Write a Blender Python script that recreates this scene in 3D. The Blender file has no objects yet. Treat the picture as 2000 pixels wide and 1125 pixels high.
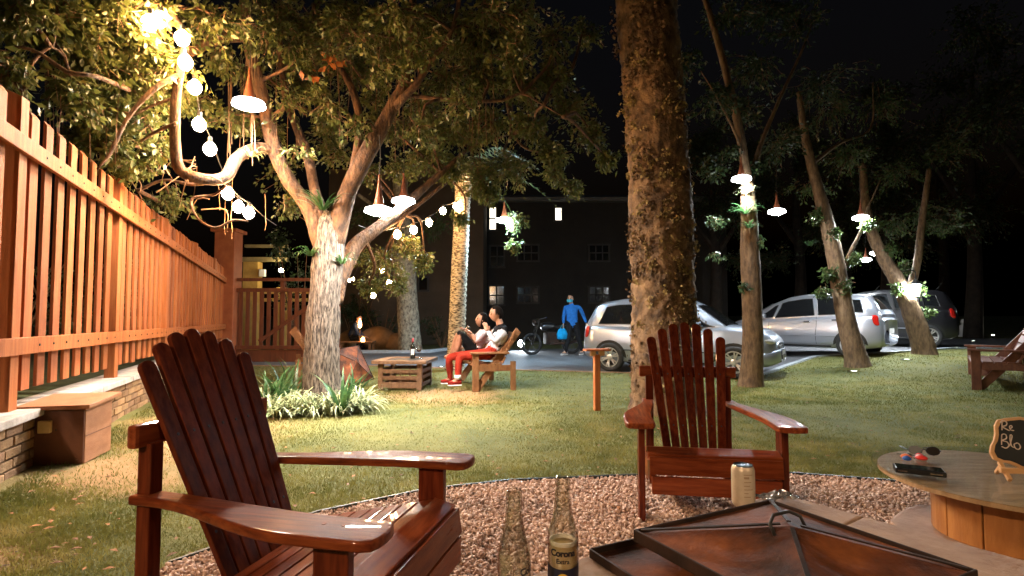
import bpy, bmesh, math, random
import numpy as np
from mathutils import Vector, Matrix, noise, Euler

random.seed(7); RNG = np.random.default_rng(7)
SC = bpy.context.scene
COL = SC.collection
R = math.radians

# ------------------------------------------------------------------ camera
F, CX, CY, HZ, CH = 1080.0, 1000.0, 562.5, 615.0, 1.13
PITCH = math.atan((HZ - CY) / F)
cam_d = bpy.data.cameras.new('camera')
cam_d.sensor_width = 36.0; cam_d.lens = 36.0 * F / 2000.0
cam_d.clip_start = 0.02; cam_d.clip_end = 2000.0
cam = bpy.data.objects.new('camera', cam_d); COL.objects.link(cam)
cam.location = (0, 0, CH); cam.rotation_euler = (math.pi / 2 + PITCH, 0, 0)
SC.camera = cam

# ------------------------------------------------------------------ night sky and faint moon
world = bpy.data.worlds.new('World'); SC.world = world; world.use_nodes = True
wn = world.node_tree.nodes; wl = world.node_tree.links
sky = wn.new('ShaderNodeTexSky'); sky.sky_type = 'NISHITA'; sky.sun_disc = False
sky.sun_elevation = R(-3.4); sky.sun_rotation = R(215)
wl.new(sky.outputs[0], wn['Background'].inputs[0]); wn['Background'].inputs[1].default_value = 0.06
sun_d = bpy.data.lights.new('moonlight', 'SUN'); sun_d.energy = 0.012; sun_d.angle = R(0.5); sun_d.color = (0.8, 0.9, 1.0)
sun = bpy.data.objects.new('moonlight', sun_d); COL.objects.link(sun); sun.rotation_euler = (R(35), 0, R(150))
VS = SC.view_settings
VS.view_transform = 'Standard'; VS.look = 'None'; VS.exposure = 0.32; VS.gamma = 1.0; VS.use_curve_mapping = False
SC.cycles.use_denoising = True
try: SC.cycles.denoiser = 'OPENIMAGEDENOISE'
except Exception: pass
SC.cycles.sample_clamp_indirect = 4.0
SC.cycles.max_bounces = 10; SC.cycles.diffuse_bounces = 2; SC.cycles.glossy_bounces = 3
SC.cycles.transmission_bounces = 10; SC.cycles.transparent_max_bounces = 12
SC.cycles.caustics_reflective = False; SC.cycles.caustics_refractive = False

# ------------------------------------------------------------------ placing helpers
def ss(t):
    t = max(0.0, min(1.0, t)); return t * t * (3 - 2 * t)
def hgt(x, y):                       # the ground rises gently to the car park on the east side
    return 0.27 * ss((x - 4.2) / 4.0) * ss((y - 5.5) / 5.5) + .11 * (1 - ss((x + 3.36 + .37 * (y - 3.7)) / 1.5)) * (1 - ss((y - 8) / 4))
_c, _s = math.cos(PITCH), math.sin(PITCH)
def ray(px, py):
    x = (px - CX) / F; u = (CY - py) / F
    return Vector((x, _c - u * _s, _s + u * _c))
def P(px, py, Y):
    d = ray(px, py); return Vector((0, 0, CH)) + d * (Y / d.y)
def G(px, py, z=0.0):
    d = ray(px, py); zz = z
    for _ in range(30):
        t = (zz - CH) / d.z; p = Vector((0, 0, CH)) + d * t
        zz = z + hgt(p.x, p.y)
    return p
def V(*a): return Vector(a)

# ------------------------------------------------------------------ object helpers
def tag(o, label=None, cat=None, group=None, kind=None):
    if label: o['label'] = label
    if cat: o['category'] = cat
    if group: o['group'] = group
    if kind: o['kind'] = kind
    return o
def empty(name, loc=(0, 0, 0), rz=0.0, label=None, cat=None, group=None):
    o = bpy.data.objects.new(name, None); COL.objects.link(o)
    o.empty_display_size = 0.1
    o.location = loc; o.rotation_euler = (0, 0, rz)
    return tag(o, label, cat, group)
def link(name, me, mat=None, parent=None):
    o = bpy.data.objects.new(name, me); COL.objects.link(o)
    if mat is not None:
        if isinstance(mat, (list, tuple)):
            for m in mat: me.materials.append(m)
        elif len(me.materials) == 0: me.materials.append(mat)
    if parent is not None: o.parent = parent
    return o
def copy_tree(o, parent=None):
    c = o.copy(); COL.objects.link(c); c.parent = parent
    for ch in list(o.children): copy_tree(ch, c)
    return c

class MB:
    """collects shapes, then build() makes ONE mesh object"""
    def __init__(s): s.v = []; s.f = []; s.m = []
    def add(s, verts, faces, mi=0, M=None):
        b = len(s.v)
        for p in verts:
            p = Vector(p)
            if M is not None: p = M @ p
            s.v.append(tuple(p))
        for f in faces: s.f.append(tuple(i + b for i in f)); s.m.append(mi)
        return s
    def box(s, c, d, rot=None, mi=0, M=None):
        hx, hy, hz = d[0] / 2, d[1] / 2, d[2] / 2
        vs = [Vector((x, y, z)) for x in (-hx, hx) for y in (-hy, hy) for z in (-hz, hz)]
        if rot is not None:
            rm = rot if isinstance(rot, Matrix) else Euler(rot).to_matrix()
            vs = [rm @ p for p in vs]
        vs = [p + Vector(c) for p in vs]
        return s.add(vs, [(0, 1, 3, 2), (4, 6, 7, 5), (0, 4, 5, 1), (2, 3, 7, 6), (0, 2, 6, 4), (1, 5, 7, 3)], mi, M)
    def beam(s, a, b, w, t, up=(0, 0, 1), mi=0):
        """bar from a to b; w across (horizontal-ish), t along 'up'"""
        a, b = Vector(a), Vector(b); d = (b - a); L = d.length; d.normalize()
        up = Vector(up); sx = d.cross(up)
        if sx.length < 1e-4: sx = d.cross(Vector((0, 1, 0)))
        sx.normalize(); uz = sx.cross(d)
        rm = Matrix((d, sx, uz)).transposed()
        return s.box((a + b) / 2, (L, w, t), rm, mi)
    def prism(s, pts, t, M=None, mi=0):
        """outline pts (x,y) extruded z from -t/2..t/2"""
        n = len(pts)
        vs = [(x, y, -t / 2) for x, y in pts] + [(x, y, t / 2) for x, y in pts]
        fs = [tuple(reversed(range(n))), tuple(range(n, 2 * n))]
        fs += [(i, (i + 1) % n, n + (i + 1) % n, n + i) for i in range(n)]
        return s.add(vs, fs, mi, M)
    def lathe(s, prof, n=16, M=None, mi=0, cap=True):
        vs = []; fs = []
        for r, z in prof:
            for k in range(n):
                a = 2 * math.pi * k / n; vs.append((r * math.cos(a), r * math.sin(a), z))
        for i in range(len(prof) - 1):
            for k in range(n):
                k2 = (k + 1) % n
                fs.append((i * n + k, i * n + k2, (i + 1) * n + k2, (i + 1) * n + k))
        if cap:
            if prof[0][0] > 1e-5: fs.append(tuple(reversed(range(n))))
            if prof[-1][0] > 1e-5: fs.append(tuple((len(prof) - 1) * n + k for k in range(n)))
        return s.add(vs, fs, mi, M)
    def tube(s, pts, rad, n=8, mi=0, caps=True, disp=None):
        pts = [Vector(p) for p in pts]
        if not isinstance(rad, (list, tuple)): rad = [rad] * len(pts)
        vs = []; fs = []; prev = None
        for i, p in enumerate(pts):
            d = (pts[min(i + 1, len(pts) - 1)] - pts[max(i - 1, 0)])
            if d.length < 1e-9: d = Vector((0, 0, 1))
            d.normalize()
            if prev is None:
                a = Vector((1, 0, 0)) if abs(d.x) < .8 else Vector((0, 1, 0))
                sx = (a - d * a.dot(d)).normalized()
            else: sx = (prev - d * prev.dot(d)).normalized()
            prev = sx; sy = d.cross(sx)
            for k in range(n):
                a = 2 * math.pi * k / n
                o = sx * math.cos(a) + sy * math.sin(a); r = rad[i]
                if disp is not None: r *= disp(p + o * r, a, i)
                vs.append(p + o * r)
        for i in range(len(pts) - 1):
            for k in range(n):
                k2 = (k + 1) % n
                fs.append((i * n + k, i * n + k2, (i + 1) * n + k2, (i + 1) * n + k))
        if caps:
            fs.append(tuple(reversed(range(n)))); fs.append(tuple((len(pts) - 1) * n + k for k in range(n)))
        return s.add(vs, fs, mi)
    def mesh(s, name, bevel=0.0, smooth=False, segs=2):
        me = bpy.data.meshes.new(name)
        if bevel > 0:
            bm = bmesh.new()
            bv = [bm.verts.new(p) for p in s.v]
            for f, mi in zip(s.f, s.m):
                try: fc = bm.faces.new([bv[i] for i in f]); fc.material_index = mi
                except ValueError: pass
            bm.normal_update()
            es = [e for e in bm.edges if len(e.link_faces) == 2 and e.calc_face_angle(0) > R(35)]
            bmesh.ops.bevel(bm, geom=es, offset=bevel, segments=segs, profile=.6, affect='EDGES', clamp_overlap=True)
            bm.to_mesh(me); bm.free()
        else:
            me.from_pydata(s.v, [], s.f)
            if any(s.m): me.polygons.foreach_set('material_index', s.m)
        if smooth: me.polygons.foreach_set('use_smooth', [True] * len(me.polygons))
        me.update(); return me
    def build(s, name, mat, parent=None, bevel=0.0, smooth=False, segs=2):
        return link(name, s.mesh(name, bevel, smooth, segs), mat, parent)

def mesh_np(name, verts, faces, smooth=False):
    """verts (N,3), faces (M,k) numpy arrays of one polygon size"""
    me = bpy.data.meshes.new(name)
    nv, (nf, k) = len(verts), faces.shape
    me.vertices.add(nv); me.vertices.foreach_set('co', np.ascontiguousarray(verts, dtype=np.float32).ravel())
    me.loops.add(nf * k); me.loops.foreach_set('vertex_index', np.ascontiguousarray(faces, dtype=np.int32).ravel())
    me.polygons.add(nf); me.polygons.foreach_set('loop_start', np.arange(0, nf * k, k, dtype=np.int32))
    if smooth: me.polygons.foreach_set('use_smooth', np.ones(nf, dtype=bool))
    me.update(calc_edges=True); return me
def crom(pts, step):
    """Catmull-Rom resample of [(x,y,z,r),...]"""
    a = [np.array(p, float) for p in pts]; out = []
    a = [2 * a[0] - a[1]] + a + [2 * a[-1] - a[-2]]
    for i in range(1, len(a) - 2):
        L = np.linalg.norm(a[i + 1][:3] - a[i][:3]); n = max(2, int(L / step))
        for k in range(n):
            t = k / n
            out.append(.5 * ((2 * a[i]) + (-a[i - 1] + a[i + 1]) * t + (2 * a[i - 1] - 5 * a[i] + 4 * a[i + 1] - a[i + 2]) * t * t
                             + (-a[i - 1] + 3 * a[i] - 3 * a[i + 1] + a[i + 2]) * t ** 3))
    out.append(a[-2]); return out

# ------------------------------------------------------------------ materials
def pbr(name, c1, c2=None, scale=6.0, rough=0.6, bump=0.0, bscale=None, metal=0.0, stretch=(1, 1, 1), coat=0.0,
        spec=0.5, detail=6.0, c3=None, emis=None, estr=0.0, contrast=(0.35, 0.65), kind='noise', rvar=0.0, vary=0.0):
    m = bpy.data.materials.new(name); m.use_nodes = True
    nt = m.node_tree; N, L = nt.nodes, nt.links; b = N['Principled BSDF']
    b.inputs['Base Color'].default_value = (*c1, 1); b.inputs['Roughness'].default_value = rough
    b.inputs['Metallic'].default_value = metal; b.inputs['Coat Weight'].default_value = coat
    b.inputs['Coat Roughness'].default_value = 0.04
    b.inputs['Specular IOR Level'].default_value = spec
    if emis: b.inputs['Emission Color'].default_value = (*emis, 1); b.inputs['Emission Strength'].default_value = estr
    if c2 or bump > 0:
        tc = N.new('ShaderNodeTexCoord'); mp = N.new('ShaderNodeMapping'); mp.inputs['Scale'].default_value = stretch
        L.new(tc.outputs['Object'], mp.inputs[0])
        def tex(sc):
            if kind == 'voronoi':
                t = N.new('ShaderNodeTexVoronoi'); t.inputs['Scale'].default_value = sc
                ns = N.new('ShaderNodeTexNoise'); ns.inputs['Scale'].default_value = sc * .8; ns.inputs['Detail'].default_value = 4
                L.new(mp.outputs[0], ns.inputs['Vector'])
                ad = N.new('ShaderNodeVectorMath'); ad.operation = 'MULTIPLY_ADD'
                ad.inputs[1].default_value = (1.2 / sc,) * 3
                L.new(ns.outputs['Color'], ad.inputs[0]); L.new(mp.outputs[0], ad.inputs[2]); L.new(ad.outputs[0], t.inputs['Vector'])
                return t.outputs['Distance']
            t = N.new('ShaderNodeTexNoise'); t.inputs['Scale'].default_value = sc; t.inputs['Detail'].default_value = detail
            t.inputs['Roughness'].default_value = .6
            L.new(mp.outputs[0], t.inputs['Vector']); return t.outputs['Fac']
        if c2:
            rp = N.new('ShaderNodeValToRGB'); e = rp.color_ramp.elements
            e[0].position, e[1].position = contrast
            e[0].color, e[1].color = (*c1, 1), (*c2, 1)
            if c3:
                q = e.new(contrast[1] + (1 - contrast[1]) * .45); q.color = (*c3, 1)
            L.new(tex(scale), rp.inputs[0]); L.new(rp.outputs[0], b.inputs['Base Color'])
            if rvar:
                mr = N.new('ShaderNodeMapRange'); mr.inputs[3].default_value = rough - rvar; mr.inputs[4].default_value = rough + rvar
                L.new(tex(scale * 1.7), mr.inputs[0]); L.new(mr.outputs[0], b.inputs['Roughness'])
        if vary and c2:
            oi = N.new('ShaderNodeObjectInfo'); mr = N.new('ShaderNodeMapRange'); mr.inputs[3].default_value = 1 - vary; mr.inputs[4].default_value = 1 + vary
            L.new(oi.outputs['Random'], mr.inputs[0]); hs = N.new('ShaderNodeHueSaturation'); L.new(mr.outputs[0], hs.inputs['Value'])
            L.new(b.inputs['Base Color'].links[0].from_socket, hs.inputs['Color']); L.new(hs.outputs[0], b.inputs['Base Color'])
        if bump > 0:
            bp = N.new('ShaderNodeBump'); bp.inputs['Strength'].default_value = min(1, bump); bp.inputs['Distance'].default_value = .02 * max(1, bump)
            L.new(tex(bscale or scale * 2), bp.inputs['Height']); L.new(bp.outputs[0], b.inputs['Normal'])
    return m
def leafmat(name, c1, c2, scale=9.0, rough=.38, trans=.36, c3=None):
    m = pbr(name, c1, c2, scale, rough, detail=2, c3=c3, spec=.5, contrast=(.4, .6))
    nt = m.node_tree; N, L = nt.nodes, nt.links; b = N['Principled BSDF']; out = N['Material Output']
    tr = N.new('ShaderNodeBsdfTranslucent'); mx = N.new('ShaderNodeMixShader'); mx.inputs[0].default_value = trans
    src = b.inputs['Base Color'].links[0].from_socket; L.new(src, tr.inputs['Color'])
    L.new(b.outputs[0], mx.inputs[1]); L.new(tr.outputs[0], mx.inputs[2]); L.new(mx.outputs[0], out.inputs['Surface'])
    return m
def emit(name, col, strength):
    m = bpy.data.materials.new(name); m.use_nodes = True; N = m.node_tree.nodes; L = m.node_tree.links
    N.remove(N['Principled BSDF']); e = N.new('ShaderNodeEmission')
    e.inputs[0].default_value = (*col, 1); e.inputs[1].default_value = strength
    L.new(e.outputs[0], N['Material Output'].inputs[0]); return m
def clearglass(name, tint=(1, 1, 1), refl=.75, rough=.02, base=.04):
    m = bpy.data.materials.new(name); m.use_nodes = True; N = m.node_tree.nodes; L = m.node_tree.links
    N.remove(N['Principled BSDF'])
    t = N.new('ShaderNodeBsdfTransparent'); t.inputs[0].default_value = (*tint, 1)
    g = N.new('ShaderNodeBsdfGlossy'); g.inputs['Roughness'].default_value = rough
    lw = N.new('ShaderNodeLayerWeight'); lw.inputs[0].default_value = .25
    mr = N.new('ShaderNodeMapRange'); mr.inputs[3].default_value = base; mr.inputs[4].default_value = refl
    L.new(lw.outputs['Facing'], mr.inputs[0])
    mx = N.new('ShaderNodeMixShader'); L.new(mr.outputs[0], mx.inputs[0]); L.new(t.outputs[0], mx.inputs[1]); L.new(g.outputs[0], mx.inputs[2])
    L.new(mx.outputs[0], N['Material Output'].inputs[0]); return m

M = {}
M['fence'] = pbr('fence_wood', (.30, .085, .022), (.47, .155, .045), 3.4, .55, .35, 60, stretch=(9, 9, .7), spec=.4, vary=.2, detail=9)
M['fence_b'] = pbr('fence_wood_red', (.26, .072, .022), (.41, .125, .042), 3.4, .55, .35, 60, stretch=(9, 9, .7), spec=.4, vary=.2, detail=9)
M['gate'] = pbr('gate_wood', (.10, .03, .014), (.16, .05, .02), 3, .55, .2, 50, stretch=(6, 6, .6))
M['pillar'] = pbr('painted_pillar', (.26, .075, .03), (.33, .11, .045), 5, .65, .2, 30)
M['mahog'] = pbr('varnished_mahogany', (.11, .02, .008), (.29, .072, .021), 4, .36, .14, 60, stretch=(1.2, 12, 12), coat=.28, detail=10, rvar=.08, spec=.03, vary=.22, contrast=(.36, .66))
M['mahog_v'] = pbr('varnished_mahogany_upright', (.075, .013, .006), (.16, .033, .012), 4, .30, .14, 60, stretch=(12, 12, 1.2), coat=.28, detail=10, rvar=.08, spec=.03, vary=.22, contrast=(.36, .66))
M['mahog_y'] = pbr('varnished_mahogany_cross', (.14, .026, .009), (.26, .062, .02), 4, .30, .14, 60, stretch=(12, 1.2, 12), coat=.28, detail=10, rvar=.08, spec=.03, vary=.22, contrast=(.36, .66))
M['bench'] = pbr('bench_wood', (.16, .065, .022), (.26, .115, .042), 4, .6, .25, 40, stretch=(5, 5, 2))
M['bench_d'] = pbr('bench_wood_dark', (.10, .03, .016), (.16, .06, .028), 4, .6, .25, 40, stretch=(5, 5, 2))
M['pit'] = pbr('pit_wood', (.12, .058, .026), (.20, .105, .05), 5, .65, .25, 40, stretch=(4, 4, 4))
M['brick'] = pbr('wall_brick', (.24, .14, .07), (.36, .22, .11), 12, .85, .5, 60, vary=.3)
M['brick2'] = pbr('wall_brick_dark', (.17, .095, .05), (.28, .16, .085), 12, .85, .5, 60)
M['mortar'] = pbr('mortar', (.10, .075, .05), (.16, .12, .08), 20, .9, .4)
M['cap'] = pbr('white_coping', (.30, .27, .25), (.55, .51, .48), 6, .75, .35, 40, detail=9)
M['box'] = pbr('box_wood', (.30, .125, .055), (.40, .18, .085), 3, .6, .2, 40, stretch=(2, 2, 5))
M['box_d'] = pbr('box_wood_dark', (.11, .04, .02), (.16, .06, .03), 4, .6, .2, 40)
M['plastic_y'] = pbr('aged_plastic', (.62, .46, .2), (.7, .55, .28), 8, .4)
M['iron'] = pbr('black_iron', (.012, .012, .012), (.03, .025, .02), 10, .5, .2)
M['rubber'] = pbr('rubber', (.012, .012, .013), (.02, .02, .02), 20, .75, .1)
M['edging'] = pbr('edging_plastic', (.012, .02, .017), (.02, .03, .026), 8, .5)
M['stone'] = pbr('stone_slab', (.27, .16, .10), (.40, .26, .17), 9, .7, .4, 50)
M['rust'] = pbr('rusted_steel', (.035, .013, .007), (.17, .05, .016), 5.5, .68, .3, 60, metal=.05, c3=(.36, .12, .03), detail=10, contrast=(.38, .58), rvar=.12, coat=.0, spec=.3)
M['rust_d'] = pbr('blackened_steel', (.014, .010, .008), (.045, .022, .014), 9, .65, .2, metal=.1, spec=.3)
M['copper'] = pbr('copper_shade', (.16, .045, .018), (.24, .075, .03), 8, .5, metal=.3, spec=.4)
M['asphalt'] = pbr('asphalt', (.09, .095, .105), (.15, .155, .165), 40, .8, .4, 150, detail=8)
M['kerb'] = pbr('kerb_concrete', (.34, .38, .42), (.46, .50, .54), 10, .8, .3)
M['soil'] = pbr('dark_soil', (.03, .025, .015), (.06, .05, .025), 5, .95, .4)
M['black'] = pbr('black_plastic', (.012, .012, .012), None, rough=.35)
M['chrome'] = pbr('chrome', (.75, .75, .77), None, rough=.12, metal=1)
M['white'] = pbr('white_paint', (.75, .74, .70), (.82, .8, .77), 5, .5)
M['bark_main'] = pbr('furrowed_bark', (.026, .017, .012), (.225, .175, .135), 4.2, .85, 1.5, 5.5, stretch=(13, 13, 2.2), detail=9, contrast=(.40, .62))
M['bark_limb'] = pbr('limb_bark', (.035, .016, .008), (.145, .07, .03), 6.5, .85, 1.2, 9, stretch=(3, 3, 1.3), detail=9, contrast=(.36, .62), c3=(.13, .10, .03))
M['bark_flaky'] = pbr('flaky_bark', (.06, .035, .019), (.25, .15, .075), 7, .85, 1.5, 24, stretch=(1, 1, .8), contrast=(.36, .62), c3=(.27, .19, .085), detail=10)
M['bark_slim'] = pbr('slim_bark', (.08, .045, .022), (.21, .13, .065), 7, .8, .8, 16, stretch=(3, 3, 1), detail=8)
M['bark_pale'] = pbr('pale_bark', (.08, .065, .045), (.42, .38, .28), 7, .8, .8, 12, stretch=(2, 2, 1.4), detail=8)
M['bark_dark'] = pbr('night_bark', (.012, .008, .005), (.03, .02, .012), 6, .9, .5)
M['leaf_a'] = leafmat('leaf_olive', (.062, .085, .022), (.125, .135, .036), 11, c3=(.19, .14, .038))
M['leaf_b'] = leafmat('leaf_green', (.035, .065, .018), (.075, .11, .03), 9)
M['leaf_d'] = leafmat('leaf_dark', (.02, .04, .016), (.045, .07, .024), 9)
M['leaf_y'] = leafmat('leaf_dry', (.35, .10, .02), (.42, .17, .04), 14)
M['strap'] = leafmat('strap_green', (.03, .085, .028), (.06, .13, .04), 12)
M['strap_w'] = leafmat('strap_variegated', (.20, .28, .12), (.46, .48, .28), 30, trans=.2)
M['vine'] = pbr('vine_stem', (.12, .065, .03), (.2, .11, .055), 20, .8)
M['warm'] = emit('warm_bulb_glow', (1, .57, .25), 370)
M['warm_s'] = emit('warm_bulb_glow_small', (1, .57, .25), 330)
M['lampw'] = emit('white_lamp_glow', (1, .95, .88), 780)
M['lampw_s'] = emit('white_lamp_glow_far', (.90, .96, 1), 640)
M['lampb'] = emit('cool_lamp_glow', (.50, .78, 1), 1000)
M['warmlamp'] = emit('warm_lamp_glow', (1, .68, .42), 1600)
M['warmlamp_r'] = emit('warm_lamp_glow_right', (1, .72, .45), 330)
M['opal_b'] = emit('opal_glass_glow_blue', (.62, .86, 1), 130)
M['opal'] = emit('opal_glass_glow', (1, .97, .92), 9)
M['opal_far'] = emit('opal_glass_glow_cool', (.92, .97, 1), 14)
M['cable'] = pbr('cable', (.015, .013, .012), None, rough=.6)
M['glass'] = clearglass('clear_glass')
M['bottle'] = clearglass('bottle_glass', (.965, .965, .93), 1.0, .03, .05)
M['carglass'] = pbr('car_glass', (.008, .009, .010), None, rough=.05, spec=.7, coat=1)
# ================================================================== SETTING
def inpoly(x, y, poly):
    ins = np.zeros(len(x), bool); n = len(poly); j = n - 1
    for i in range(n):
        xi, yi = poly[i]; xj, yj = poly[j]
        c = ((yi > y) != (yj > y)) & (x < (xj - xi) * (y - yi) / (yj - yi + 1e-12) + xi)
        ins ^= c; j = i
    return ins
def hgt_np(x, y):
    s = lambda t: (lambda c: c * c * (3 - 2 * c))(np.clip(t, 0, 1))
    return .27 * s((x - 4.2) / 4.0) * s((y - 5.5) / 5.5) + .11 * (1 - s((x + 3.36 + .37 * (y - 3.7)) / 1.5)) * (1 - s((y - 8) / 4))

# --- ground sheet to the horizon, finer near the camera
def ground_sheet():
    xs = np.unique(np.concatenate([np.linspace(-400, -24, 10), np.linspace(-24, 30, 109), np.linspace(30, 400, 10)]))
    ys = np.unique(np.concatenate([np.linspace(-300, -8, 8), np.linspace(-8, 34, 85), np.linspace(34, 400, 10)]))
    X, Y = np.meshgrid(xs, ys); Z = hgt_np(X, Y) + .012 * np.sin(X * 1.3 + .6 * np.sin(Y)) * np.sin(Y * .9) * (Y > 4) * (Y < 10.0) * (X < 4)
    Z = np.where((X < -3.6), Z, Z)
    v = np.stack([X, Y, Z], -1).reshape(-1, 3); nx, ny = len(xs), len(ys)
    i = np.arange(nx * ny).reshape(ny, nx)
    f = np.stack([i[:-1, :-1], i[:-1, 1:], i[1:, 1:], i[1:, :-1]], -1).reshape(-1, 4)
    m = pbr('lawn_soil', (.075, .09, .024), (.15, .15, .042), 1.1, .95, .8, 45, detail=10, c3=(.20, .16, .06), contrast=(.36, .62))
    # worn bare patches along the wall and by the fire pits
    nt = m.node_tree; N, L = nt.nodes, nt.links; b = N['Principled BSDF']
    src = b.inputs['Base Color'].links[0].from_socket
    tc = N.new('ShaderNodeTexCoord'); ns = N.new('ShaderNodeTexNoise'); ns.inputs['Scale'].default_value = 1.6; ns.inputs['Detail'].default_value = 5
    L.new(tc.outputs['Object'], ns.inputs['Vector'])
    prev = src
    for cx, cy, r in ((-2.7, 3.9, .5), (-2.75, 4.9, .5), (-3.2, 5.9, .6), (-.95, 7.9, .8), (-2.3, 2.4, .1)):
        vm = N.new('ShaderNodeVectorMath'); vm.operation = 'DISTANCE'; vm.inputs[1].default_value = (cx, cy, 0)
        L.new(tc.outputs['Object'], vm.inputs[0])
        ma = N.new('ShaderNodeMath'); ma.operation = 'MULTIPLY_ADD'; ma.inputs[1].default_value = 1.5; L.new(ns.outputs['Fac'], ma.inputs[0])
        L.new(vm.outputs['Value'], ma.inputs[2])
        mr = N.new('ShaderNodeMapRange'); mr.inputs[1].default_value = r + .45; mr.inputs[2].default_value = r + 1.05
        mr.inputs[3].default_value = .85; mr.inputs[4].default_value = 0; L.new(ma.outputs[0], mr.inputs[0])
        mx = N.new('ShaderNodeMix'); mx.data_type = 'RGBA'; L.new(mr.outputs[0], mx.inputs['Factor'])
        L.new(prev, mx.inputs['A']); mx.inputs['B'].default_value = (.33, .19, .085, 1); prev = mx.outputs['Result']
    L.new(prev, b.inputs['Base Color'])
    o = link('ground', mesh_np('ground', v, f, True), m); tag(o, 'mown lawn with worn brown patches', None, None, 'structure')
ground_sheet()

# --- car park and lane
near = [(-9.5, 13.0)] + [tuple(G(*p)[:2]) for p in ((560, 716), (660, 713), (840, 719), (1000, 723), (1150, 727), (1320, 731), (1480, 735), (1535, 716), (1590, 698), (1740, 690), (1860, 681))] + [(19, 14.6), (30, 15.5)]
far = [(-9.5, 16.2), (-7.2, 16.2), (-5.6, 16.2), (-3.2, 16.2), (-2.5, 16.4), (-1.9, 17.9), (.5, 18.2), (2.6, 18.4), (4.0, 18.8), (6, 19), (9, 19.2), (12.5, 19.5), (19, 20), (30, 21)]
def strip_sheet(name, A, B, dz, mat, nu=12):
    vs = []; fs = []
    pts = []
    for k in range(len(A) - 1):
        for t in np.linspace(0, 1, 6, endpoint=False):
            pts.append(([A[k][i] + (A[k + 1][i] - A[k][i]) * t for i in (0, 1)], [B[k][i] + (B[k + 1][i] - B[k][i]) * t for i in (0, 1)]))
    pts.append((list(A[-1]), list(B[-1])))
    for a, b in pts:
        for u in np.linspace(0, 1, nu + 1):
            x = a[0] + (b[0] - a[0]) * u; y = a[1] + (b[1] - a[1]) * u
            vs.append((x, y, hgt(x, y) + dz))
    n = nu + 1
    for i in range(len(pts) - 1):
        for k in range(nu): fs.append((i * n + k, (i + 1) * n + k, (i + 1) * n + k + 1, i * n + k + 1))
    me = bpy.data.meshes.new(name); me.from_pydata(vs, [], fs); me.update()
    return link(name, me, mat)
tag(strip_sheet('road', near, far, .016, M['asphalt']), 'grey asphalt lane and car park', None, None, 'structure')
def kerb(name, pts, w, h, mat, label, base=-.02):
    mb = MB(); q = []
    for k in range(len(pts) - 1):
        n = max(2, int(math.dist(pts[k], pts[k + 1]) / .5))
        for t in range(n): q.append([pts[k][i] + (pts[k + 1][i] - pts[k][i]) * t / n for i in (0, 1)])
    q.append(list(pts[-1])); vs = []; fs = []
    for i, p in enumerate(q):
        a = Vector(q[max(i - 1, 0)]); b = Vector(q[min(i + 1, len(q) - 1)]); d = (b - a).normalized(); nrm = Vector((-d.y, d.x))
        z = hgt(*p)
        for s, zz in ((-.5, base), (-.5, h), (.5, h), (.5, base)):
            vs.append((p[0] + nrm.x * w * s, p[1] + nrm.y * w * s, z + zz))
    for i in range(len(q) - 1):
        for k in range(4): fs.append((i * 4 + k, i * 4 + (k + 1) % 4, (i + 1) * 4 + (k + 1) % 4, (i + 1) * 4 + k))
    fs += [(0, 1, 2, 3), tuple(reversed([(len(q) - 1) * 4 + k for k in range(4)]))]
    mb.add(vs, fs); o = mb.build(name, mat, None); tag(o, label, None, None, 'structure'); return o
kerb('kerb', near[7:], .10, .035, M['kerb'], 'thin concrete kerb between lawn and car park')
kerb('kerb', far[:6], .18, .10, M['kerb'], 'pale kerb along the far side of the lane')
kerb('kerb', near[:8], .06, .02, M['stone'], 'low stone edge where the lawn meets the lane')

# --- gravel bed round the fire pit
edge = [tuple(G(*p)[:2]) for p in ((330, 1112), (470, 1062), (620, 1010), (830, 965), (1000, 946), (1230, 936), (1530, 931), (1720, 945), (1900, 965), (2060, 985))]
grav = edge + [(3.9, 2.6), (4.1, 1.2), (3.5, -.4), (2.0, -1.5), (.2, -1.6), (-1.2, -.9), (-1.8, .5), (-1.85, 1.6)]
def poly_sheet(name, poly, z, mat):
    bm = bmesh.new(); f = bm.faces.new([bm.verts.new((x, y, z)) for x, y in poly]); bm.normal_update()
    if f.normal.z < 0: f.normal_flip()
    bmesh.ops.triangulate(bm, faces=[f]); me = bpy.data.meshes.new(name); bm.to_mesh(me); bm.free()
    return link(name, me, mat)
M['gravel_base'] = pbr('gravel_base', (.16, .10, .07), (.32, .21, .15), 60, .9, .6, 120)
tag(poly_sheet('gravel_bed', grav, .014, M['gravel_base']), 'pinkish gravel bed under the chairs', None, None, 'structure')
kerb('edging', edge, .016, .036, M['edging'], 'dark plastic edging strip between lawn and gravel')

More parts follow.
